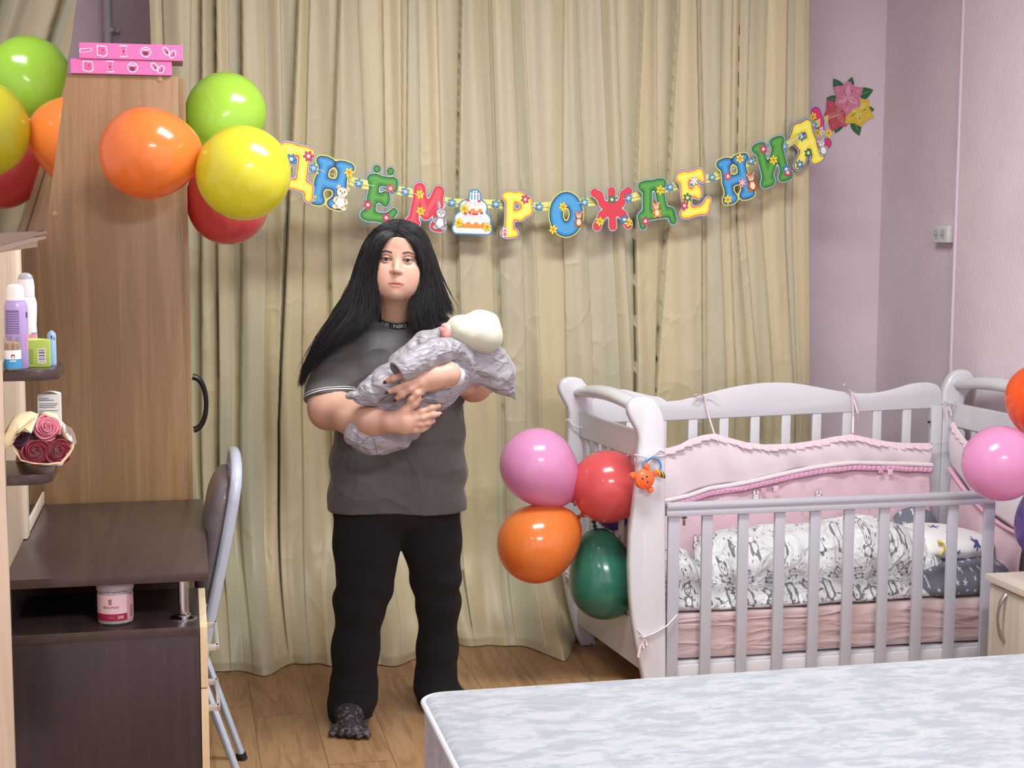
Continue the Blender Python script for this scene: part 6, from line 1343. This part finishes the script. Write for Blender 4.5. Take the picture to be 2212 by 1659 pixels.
# ---- patterned socks
def sock(px, py, Y, yaw_, label=None):
    c0 = PZ(px, py, 0); S_ = SDF((c0[0]-.16, c0[1]-.16, -.002), (c0[0]+.16, c0[1]+.22, .12), .004)
    d = np.array([math.sin(yaw_), -math.cos(yaw_), 0]); s_ = np.array([d[1], -d[0], 0])
    heel = c0-d*.10; S_.limb([heel+np.array([0, 0, .035]), heel+d*.08+np.array([0, 0, .040]), heel+d*.15+np.array([0, 0, .028])], [.036, .042, .030], 0, kj=.02)
    for k in range(5): o = (k-2)*.0180; S_.limb([heel+d*.14+s_*o*1.2+np.array([0, 0, .022]), heel+d*(.195-.006*abs(k-1)-.004*k)+s_*o*1.5+np.array([0, 0, .015])], [.014, .011], .012)
    S_.limb([heel+np.array([0, 0, .04]), heel+np.array([0, .01, .11])], [.034, .036], .02)
    m = bpy.data.materials.get('lace_sock')
    if m is None:
        m = mat('lace_sock_', (40, 37, 40), rough=.8, var=((104, 92, 96), (1, 1, 1), 70, 2, .52, .60), bump=((1, 1, 1), 90, 2, .5, .003)); m.name = 'lace_sock'
    return sdf_obj('sock', [S_.mesh(1)], m, person)
sock(755, 1578, 0, -.10); sock(958, 1515, 0, .35)
# ---- cuff bandage on the wrist
M_band = mat('bandage_white', (222, 224, 232), rough=.85, bump=((1, 1, 1), 220, 2, .3, .002))
p_a, p_b = P(960, 808, 4.150), P(983, 811, 4.205); nn = p_b-p_a; L_ = np.linalg.norm(nn); nn /= L_; u = np.cross(nn, [0, 1, 0]); u /= np.linalg.norm(u); v = np.cross(nn, u); V = np.zeros((48, 6, 3))
for i in range(48):
    a = 2*math.pi*i/48
    for j in range(6): rr = .0385+.0035*math.sin(a*3+j)*.5+.0015*math.sin(j*2.5+a*5); V[i, j] = p_a+nn*(L_*j/5+.002*math.sin(a*4))+rr*(u*math.cos(a)+v*math.sin(a))
solid(grid_mesh('wrist_bandage', V, M_band, person, close_u=True), .0015)

# ---- hair: mass plus strands
M_hair = bpy.data.materials.new('black_hair'); M_hair.use_nodes = True; nt = M_hair.node_tree; bs = nt.nodes['Principled BSDF']; bs.inputs['Base Color'].default_value = lin((22, 21, 24)); bs.inputs['Roughness'].default_value = .46; bs.inputs['Specular IOR Level'].default_value = .45; bs.inputs['Anisotropic'].default_value = .5
hb_lo = P(630, 850, 4.2); hb_hi = P(1000, 465, 4.7)
S_ = SDF((hb_lo[0]-.02, 4.22, hb_lo[2]-.02), (hb_hi[0]+.04, 4.68, hb_hi[2]+.03), .0034)
sk_ = H2W(np.array([[0, .098, .034]]))[0]; Mh_ = np.array([hx, hy, hz])
S_.ell(sk_, (.086, .104, .092), 0, M=Mh_)
S_.ell(H2W(np.array([[0, .048, .078]]))[0], (.060, .052, .040), .02, M=Mh_)
LH = [(850, 500, 4.42, .020), (826, 512, 4.41, .026), (806, 545, 4.41, .025), (793, 590, 4.42, .027), (786, 630, 4.42, .034), (783, 665, 4.42, .041), (762, 700, 4.40, .037), (733, 727, 4.39, .026), (705, 755, 4.39, .017), (680, 785, 4.40, .009), (660, 812, 4.41, .003)]
RH = [(868, 500, 4.42, .020), (890, 515, 4.41, .026), (908, 545, 4.41, .021), (918, 590, 4.42, .022), (921, 620, 4.42, .030), (918, 655, 4.42, .042), (914, 685, 4.40, .044), (915, 708, 4.385, .034)]
S_.limb(np.array([P(*q[:3]) for q in LH]), [q[3] for q in LH], .03, kj=.01, sq=(np.array([0, 1.0, 0]), .75)); S_.limb(np.array([P(*q[:3]) for q in RH]), [q[3] for q in RH], .03, kj=.01, sq=(np.array([0, 1.0, 0]), .75))
S_.limb(PP([(858, 560, 4.56), (856, 640, 4.60), (852, 730, 4.62)]), [.085, .085, .075], .04)
S_.limb(PP([(820, 620, 4.50), (800, 690, 4.50)]), [.05, .05], .03); S_.limb(PP([(900, 620, 4.50), (925, 690, 4.50), (950, 705, 4.46)]), [.045, .045, .04], .03)
# carve the face window and the parting
def face_cut(x, y, z):
    q = [(x-HC[0])*a[0]+(y-HC[1])*a[1]+(z-HC[2])*a[2] for a in (hx, hy, hz)]
    zz_ = np.array([-.16, -.12, -.09, -.06, -.03, 0, .02, .04, .052, .062, .066]); wl = np.array([.044, .047, .052, .061, .063, .057, .050, .041, .031, .016, .001]); wr2 = np.array([.030, .036, .047, .059, .065, .064, .059, .048, .036, .018, .001])
    W1 = np.interp(q[2], zz_, wl); W2 = np.interp(q[2], zz_, wr2); wv = np.where(q[0] < 0, W1, W2)
    return np.maximum(np.maximum(np.abs(q[0])-wv, q[1]-.058), np.maximum(q[2]-.066, -.20-q[2]))
S_.put(face_cut, HC+np.array([-.1, -.12, -.2]), HC+np.array([.1, .09, .09]), .006, 's')
S_.limb([H2W(np.array([[.002, .0, .100]]))[0], H2W(np.array([[.0, .06, .130]]))[0]], [.003, .003], .008, 's')
hm = sdf_obj('hair', [S_.mesh(1)], M_hair, person)
HG = S_; Hgrad = np.gradient(HG.d, HG.res)
def push_out(C_, lift):
    cam_ = np.array([0, 0, CAMH]); dr_ = C_-cam_; best = np.ones(len(C_)); found = np.zeros(len(C_), bool)
    for s_ in np.linspace(.945, 1.0, 56):
        q = cam_+dr_*s_; jj = np.clip(np.round((q-HG.lo)/HG.res).astype(int), 0, HG.n-1); hit = (HG.d[tuple(jj.T)] < lift) & ~found; best[hit] = s_; found |= hit
    return cam_+dr_*best[:, None]
def push_old(C_, lift):
    for _ in range(3):
        ii = (C_-HG.lo)/HG.res; jj = np.clip(np.round(ii).astype(int), 1, HG.n-2); dd = HG.d[tuple(jj.T)]; g = np.stack([q[tuple(jj.T)] for q in Hgrad], 1); g /= np.linalg.norm(g, axis=1, keepdims=True)+1e-6
        mv = np.clip(lift-dd, 0, .02)[:, None]*(dd < .3)[:, None]; C_ = C_+g*mv
    K = C_.copy(); K[1:-1] = K[1:-1]*.4+.3*(K[:-2]+K[2:]); return K
# strands following guides
rs = np.random.RandomState(5); V = []; F = []; nvs = 0
def cr(pts, n):
    pts = np.array(pts); L = np.concatenate([[0], np.cumsum(np.linalg.norm(np.diff(pts, axis=0), axis=1))]); t = np.linspace(0, L[-1], n); P_ = np.stack([np.interp(t, L, pts[:, i]) for i in range(pts.shape[1])], 1)
    for _ in range(3): P_[1:-1] = P_[1:-1]*.5+.25*(P_[:-2]+P_[2:])
    return P_
GL = [  # inner ... outer guides, (px, py, Y)
 [(859, 502, 4.385), (842, 510, 4.365), (828, 528, 4.362), (820, 548, 4.366), (813, 575, 4.375), (810, 600, 4.385), (813, 625, 4.390), (814, 655, 4.390), (815, 690, 4.380), (806, 706, 4.36)],
 [(858, 490, 4.42), (832, 498, 4.38), (812, 525, 4.37), (803, 560, 4.375), (797, 600, 4.38), (795, 640, 4.375), (798, 680, 4.365), (780, 712, 4.355), (748, 730, 4.36), (712, 752, 4.375)],
 [(858, 484, 4.44), (826, 491, 4.40), (803, 520, 4.39), (791, 560, 4.39), (783, 605, 4.39), (776, 645, 4.38), (770, 680, 4.37), (745, 712, 4.365), (714, 740, 4.37), (682, 768, 4.385), (658, 812, 4.40)],
 [(858, 479, 4.47), (822, 487, 4.44), (797, 513, 4.43), (780, 555, 4.42), (768, 600, 4.42), (757, 635, 4.41), (742, 668, 4.40), (715, 700, 4.40), (692, 735, 4.40), (668, 780, 4.41), (648, 838, 4.42)],
 [(860, 477, 4.52), (820, 484, 4.50), (792, 512, 4.50), (773, 560, 4.50), (758, 610, 4.48), (744, 650, 4.46), (725, 680, 4.45), (698, 712, 4.44), (676, 755, 4.43), (658, 795, 4.43), (643, 850, 4.43)]]
GR = [
 [(860, 502, 4.385), (878, 512, 4.365), (893, 530, 4.362), (902, 550, 4.366), (908, 575, 4.375), (907, 600, 4.385), (900, 622, 4.390), (892, 648, 4.385), (888, 672, 4.378), (886, 700, 4.358), (895, 716, 4.35)],
 [(860, 490, 4.42), (884, 500, 4.38), (903, 524, 4.375), (913, 560, 4.38), (917, 600, 4.385), (912, 635, 4.38), (902, 665, 4.37), (900, 695, 4.355), (912, 718, 4.35)],
 [(860, 484, 4.44), (888, 493, 4.40), (909, 520, 4.39), (921, 560, 4.39), (929, 600, 4.39), (930, 640, 4.38), (926, 675, 4.365), (930, 702, 4.36), (938, 716, 4.355)],
 [(860, 479, 4.47), (890, 487, 4.43), (914, 520, 4.42), (928, 560, 4.42), (938, 600, 4.41), (945, 635, 4.40), (952, 665, 4.39), (962, 690, 4.38)],
 [(862, 477, 4.52), (893, 484, 4.50), (917, 520, 4.50), (933, 565, 4.48), (946, 605, 4.46), (957, 635, 4.44), (970, 660, 4.43), (984, 684, 4.42)]]
def strands(G, n, r0):
    global nvs
    N = 30; GG = [cr([P(*q) for q in g], N) for g in G]; GG = np.array(GG)
    for k in range(n):
        u = rs.rand()**.9*(len(G)-1.001); i = int(u); f = u-i; C_ = GG[i]*(1-f)+GG[i+1]*f
        end = int(N*(1-.22*rs.rand()**2)); C_ = C_[:max(end, 8)].copy(); m_ = len(C_); t = np.linspace(0, 1, m_)[:, None]
        off = rs.normal(0, 1, 3)*np.array([.0035, .004, .0035]); wv = rs.normal(0, 1, 3)*.0028; C_ += off*(.25+.8*t)+np.array([0, -.009, 0])*(rs.rand()*.6+.4)+wv*np.sin(t*math.pi*(1.5+rs.rand()*2)+rs.rand()*6)*t*1.6
        if rs.rand() < .05: C_ += rs.normal(0, 1, 3)*np.array([.016, .006, .008])*t**2
        C_ = push_out(C_, .0005+.0035*rs.rand())
        rad = r0*(.7+.6*rs.rand())*np.interp(t[:, 0], [0, .1, .75, 1], [.6, 1, .9, .15])
        T = np.gradient(C_, axis=0); T /= np.linalg.norm(T, axis=1, keepdims=True)+1e-9; A = np.cross(T, [0, 1.0, .1]); A /= np.linalg.norm(A, axis=1, keepdims=True)+1e-9; B = np.cross(T, A)
        ring = np.stack([C_+rad[:, None]*(A*math.cos(a)+B*math.sin(a)*.6) for a in (0, 2.094, 4.188)], 1)
        V.append(ring.reshape(-1, 3)); i0 = np.arange(m_-1)[:, None]*3; kk = np.arange(3)[None, :]
        F.append((np.stack([i0+kk, i0+(kk+1) % 3, i0+3+(kk+1) % 3, i0+3+kk], -1)+nvs).reshape(-1, 4)); nvs += m_*3
strands(GL, 2300, .0012); strands(GR, 2000, .0012)
GT = [[(862-s_*0, 478, 4.62+.02*abs(0)), (862+s_*30, 480, 4.60), (862+s_*58, 505, 4.58), (862+s_*72, 545, 4.56), (862+s_*84, 600, 4.54), (862+s_*100, 650, 4.50)] for s_ in (-1, 1)]
strands([GL[4], GT[0]], 350, .0012); strands([GR[4], GT[1]], 350, .0012)
me = bpy.data.meshes.new('hair_strands'); fast_mesh(me, np.concatenate(V), np.concatenate(F)); me.materials.append(M_hair); hs = link_mesh('hair_strands', me, hm); hs['kind'] = 'stuff'

# ================================================================== BABY
baby = thing('baby', P(930, 840, 4.22), 'sleeping baby in silver puffer suit and cream hat held in the arms', 'person')
M_puff = mat('silver_puffer', (154, 152, 160), rough=.34, sheen=.3, coat=.12, bump=((1, 1, 1), 45, 3, .15, .004)); M_puffd = mat('puffer_seam', (120, 116, 124), rough=.5)
lo_, hi_ = P(730, 1000, 4.1), P(1135, 690, 4.35)
S_ = SDF((lo_[0], 4.08, lo_[2]), (hi_[0]+.04, 4.36, hi_[2]+.03), .0030)
def puff(seed, a=.0045, fr=30): return lambda x, y, z: a*fbm((x, y, z), fr, seed, 2)+a*1.7*np.clip(ridge((x, y, z), fr*1.0, seed+3, 1), .35, 1)**2+.0022*np.sin((x*.8+z*.6)*150+seed)*np.clip(fbm((x, y, z), 22, seed+9, 1)+.3, 0, 1)
crease(M_puff, [((1, 1, 1), (.3, .7, .2), 8, 7, 1), ((1, 1, 1.6), (1.1, .2, -.5), 15, 7, .45)], .62, .012)
def LB(rows, k=.02, sd=1, a=.0045, fr=30, sq=None): S_.limb(np.array([P(*q[:3]) for q in rows]), [q[3] for q in rows], k, kj=.02, disp=puff(sd, a, fr), sq=sq)
LB([(985, 800, 4.235, .068), (940, 830, 4.235, .072), (880, 862, 4.235, .072), (835, 885, 4.245, .055)], 0, 1)
LB([(1012, 765, 4.25, .055), (965, 742, 4.25, .046), (915, 748, 4.25, .043), (868, 790, 4.245, .044)], .015, 2)
LB([(880, 805, 4.215, .055), (830, 832, 4.205, .052), (800, 848, 4.200, .036), (752, 856, 4.20, .010)], .010, 3, sq=(np.array([0, 1.0, 0]), .8))
LB([(905, 895, 4.245, .052), (855, 930, 4.235, .056), (812, 945, 4.235, .052), (772, 940, 4.24, .040)], .012, 4, a=.003, sq=(np.array([0, 1.0, 0]), .8)); LB([(812, 950, 4.235, .040), (811, 968, 4.235, .018)], .02, 5, a=.002)
LB([(1005, 775, 4.235, .050), (1045, 790, 4.225, .056), (1078, 815, 4.225, .044), (1112, 860, 4.23, .011)], .012, 6, sq=(np.array([0, 1.0, 0]), .75)); LB([(1015, 790, 4.23, .05), (1070, 782, 4.235, .038), (1090, 800, 4.235, .03)], .02, 7)
V1, F1 = S_.mesh(1)
S_ = SDF((lo_[0]+.1, 4.06, lo_[2]+.1), (hi_[0], 4.32, hi_[2]), .0026)
sm_ = (.006); LB([(1000, 742, 4.19, .026), (1006, 772, 4.185, .024), (1016, 795, 4.18, .014)], 0, 11, a=.003)
LB([(985, 752, 4.185, .036), (945, 757, 4.155, .038), (908, 776, 4.135, .037), (878, 794, 4.118, .035), (864, 802, 4.115, .034)], .008, 8, a=.0035, fr=26)
ce_ = P(856, 806, 4.112); ax_ = P(864, 802, 4.115)-P(908, 776, 4.135); ax_ /= np.linalg.norm(ax_)
S_.put(lambda x, y, z: -((x-ce_[0])*ax_[0]+(y-ce_[1])*ax_[1]+(z-ce_[2])*ax_[2]), ce_-.06, ce_+.06, .004, 's'); S_.limb([ce_-ax_*.02, ce_+ax_*.02], [.026, .030], .003, 's')
V2, F2 = S_.mesh(1)
suit = sdf_obj('snowsuit', [(V1, F1), (V2, F2)], M_puff, baby)
# seams
def seam(pts, r=.0016):
    o = MB(); o.tube(cr([P(*q) for q in pts], 24), r, M_puffd, 6); b_ = o.build('seam', suit); sw = b_.modifiers.new('fit', 'SHRINKWRAP'); sw.target = suit; sw.offset = .0004; return b_
seam([(852, 789, 4.09), (880, 778, 4.09), (905, 762, 4.11)]); seam([(771, 968, 4.18), (792, 945, 4.18), (812, 930, 4.17)]); seam([(776, 920, 4.19), (805, 945, 4.18), (816, 984, 4.2)]); seam([(750, 862, 4.19), (790, 866, 4.17), (822, 888, 4.17), (832, 862, 4.16)])
# head and hat
M_bskin = mat('baby_skin', (226, 158, 150), rough=.5, sss=.2)
S_ = SDF(P(925, 790, 4.1)-.02, P(1100, 660, 4.35)+.02, .0022); S_.ell(P(1012, 722, 4.215), (.070, .058, .054), 0); S_.ell(P(966, 716, 4.20), (.020, .030, .026), .015); S_.ell(P(955, 712, 4.188), (.0075, .008, .007), .006); S_.ell(P(960, 703, 4.19), (.009, .012, .006), .006); S_.ell(P(963, 724, 4.185), (.009, .014, .010), .008)
S_.limb(PP([(954.5, 718.5, 4.180), (960, 720, 4.172)]), .0014, .002, 's')
sdf_obj('body', [S_.mesh(1)], M_bskin, baby)
M_hat = mat('cream_knit', (194, 196, 180), rough=.9, sheen=.4, bump=((1, 1, 1), 200, 2, .15, .002))
S_ = SDF(P(940, 800, 4.1)-.02, P(1110, 650, 4.35)+.02, .0026)
hn = lambda x, y, z: .0018*fbm((x, y, z), 22, 61, 2)-.003*np.clip(ridge((x, y, z), 15, 63), .3, 1)**2
S_.ell(P(1026, 719, 4.215), (.073, .064, .056), 0, disp=hn); S_.ell(P(990, 712, 4.21), (.036, .062, .040), .02, disp=hn); S_.limb(PP([(1035, 682, 4.22), (1062, 690, 4.215)]), [.016, .016], .03); S_.ell(P(1052, 728, 4.205), (.042, .052, .044), .02, disp=hn)
S_.put(lambda x, y, z: (x-P(963, 712, 4.2)[0])+.25*(z-P(963, 712, 4.2)[2])+0*y, P(925, 760, 4.1), P(990, 660, 4.35), .004, 's') if False else None
sdf_obj('hat', [S_.mesh(2)], M_hat, baby)
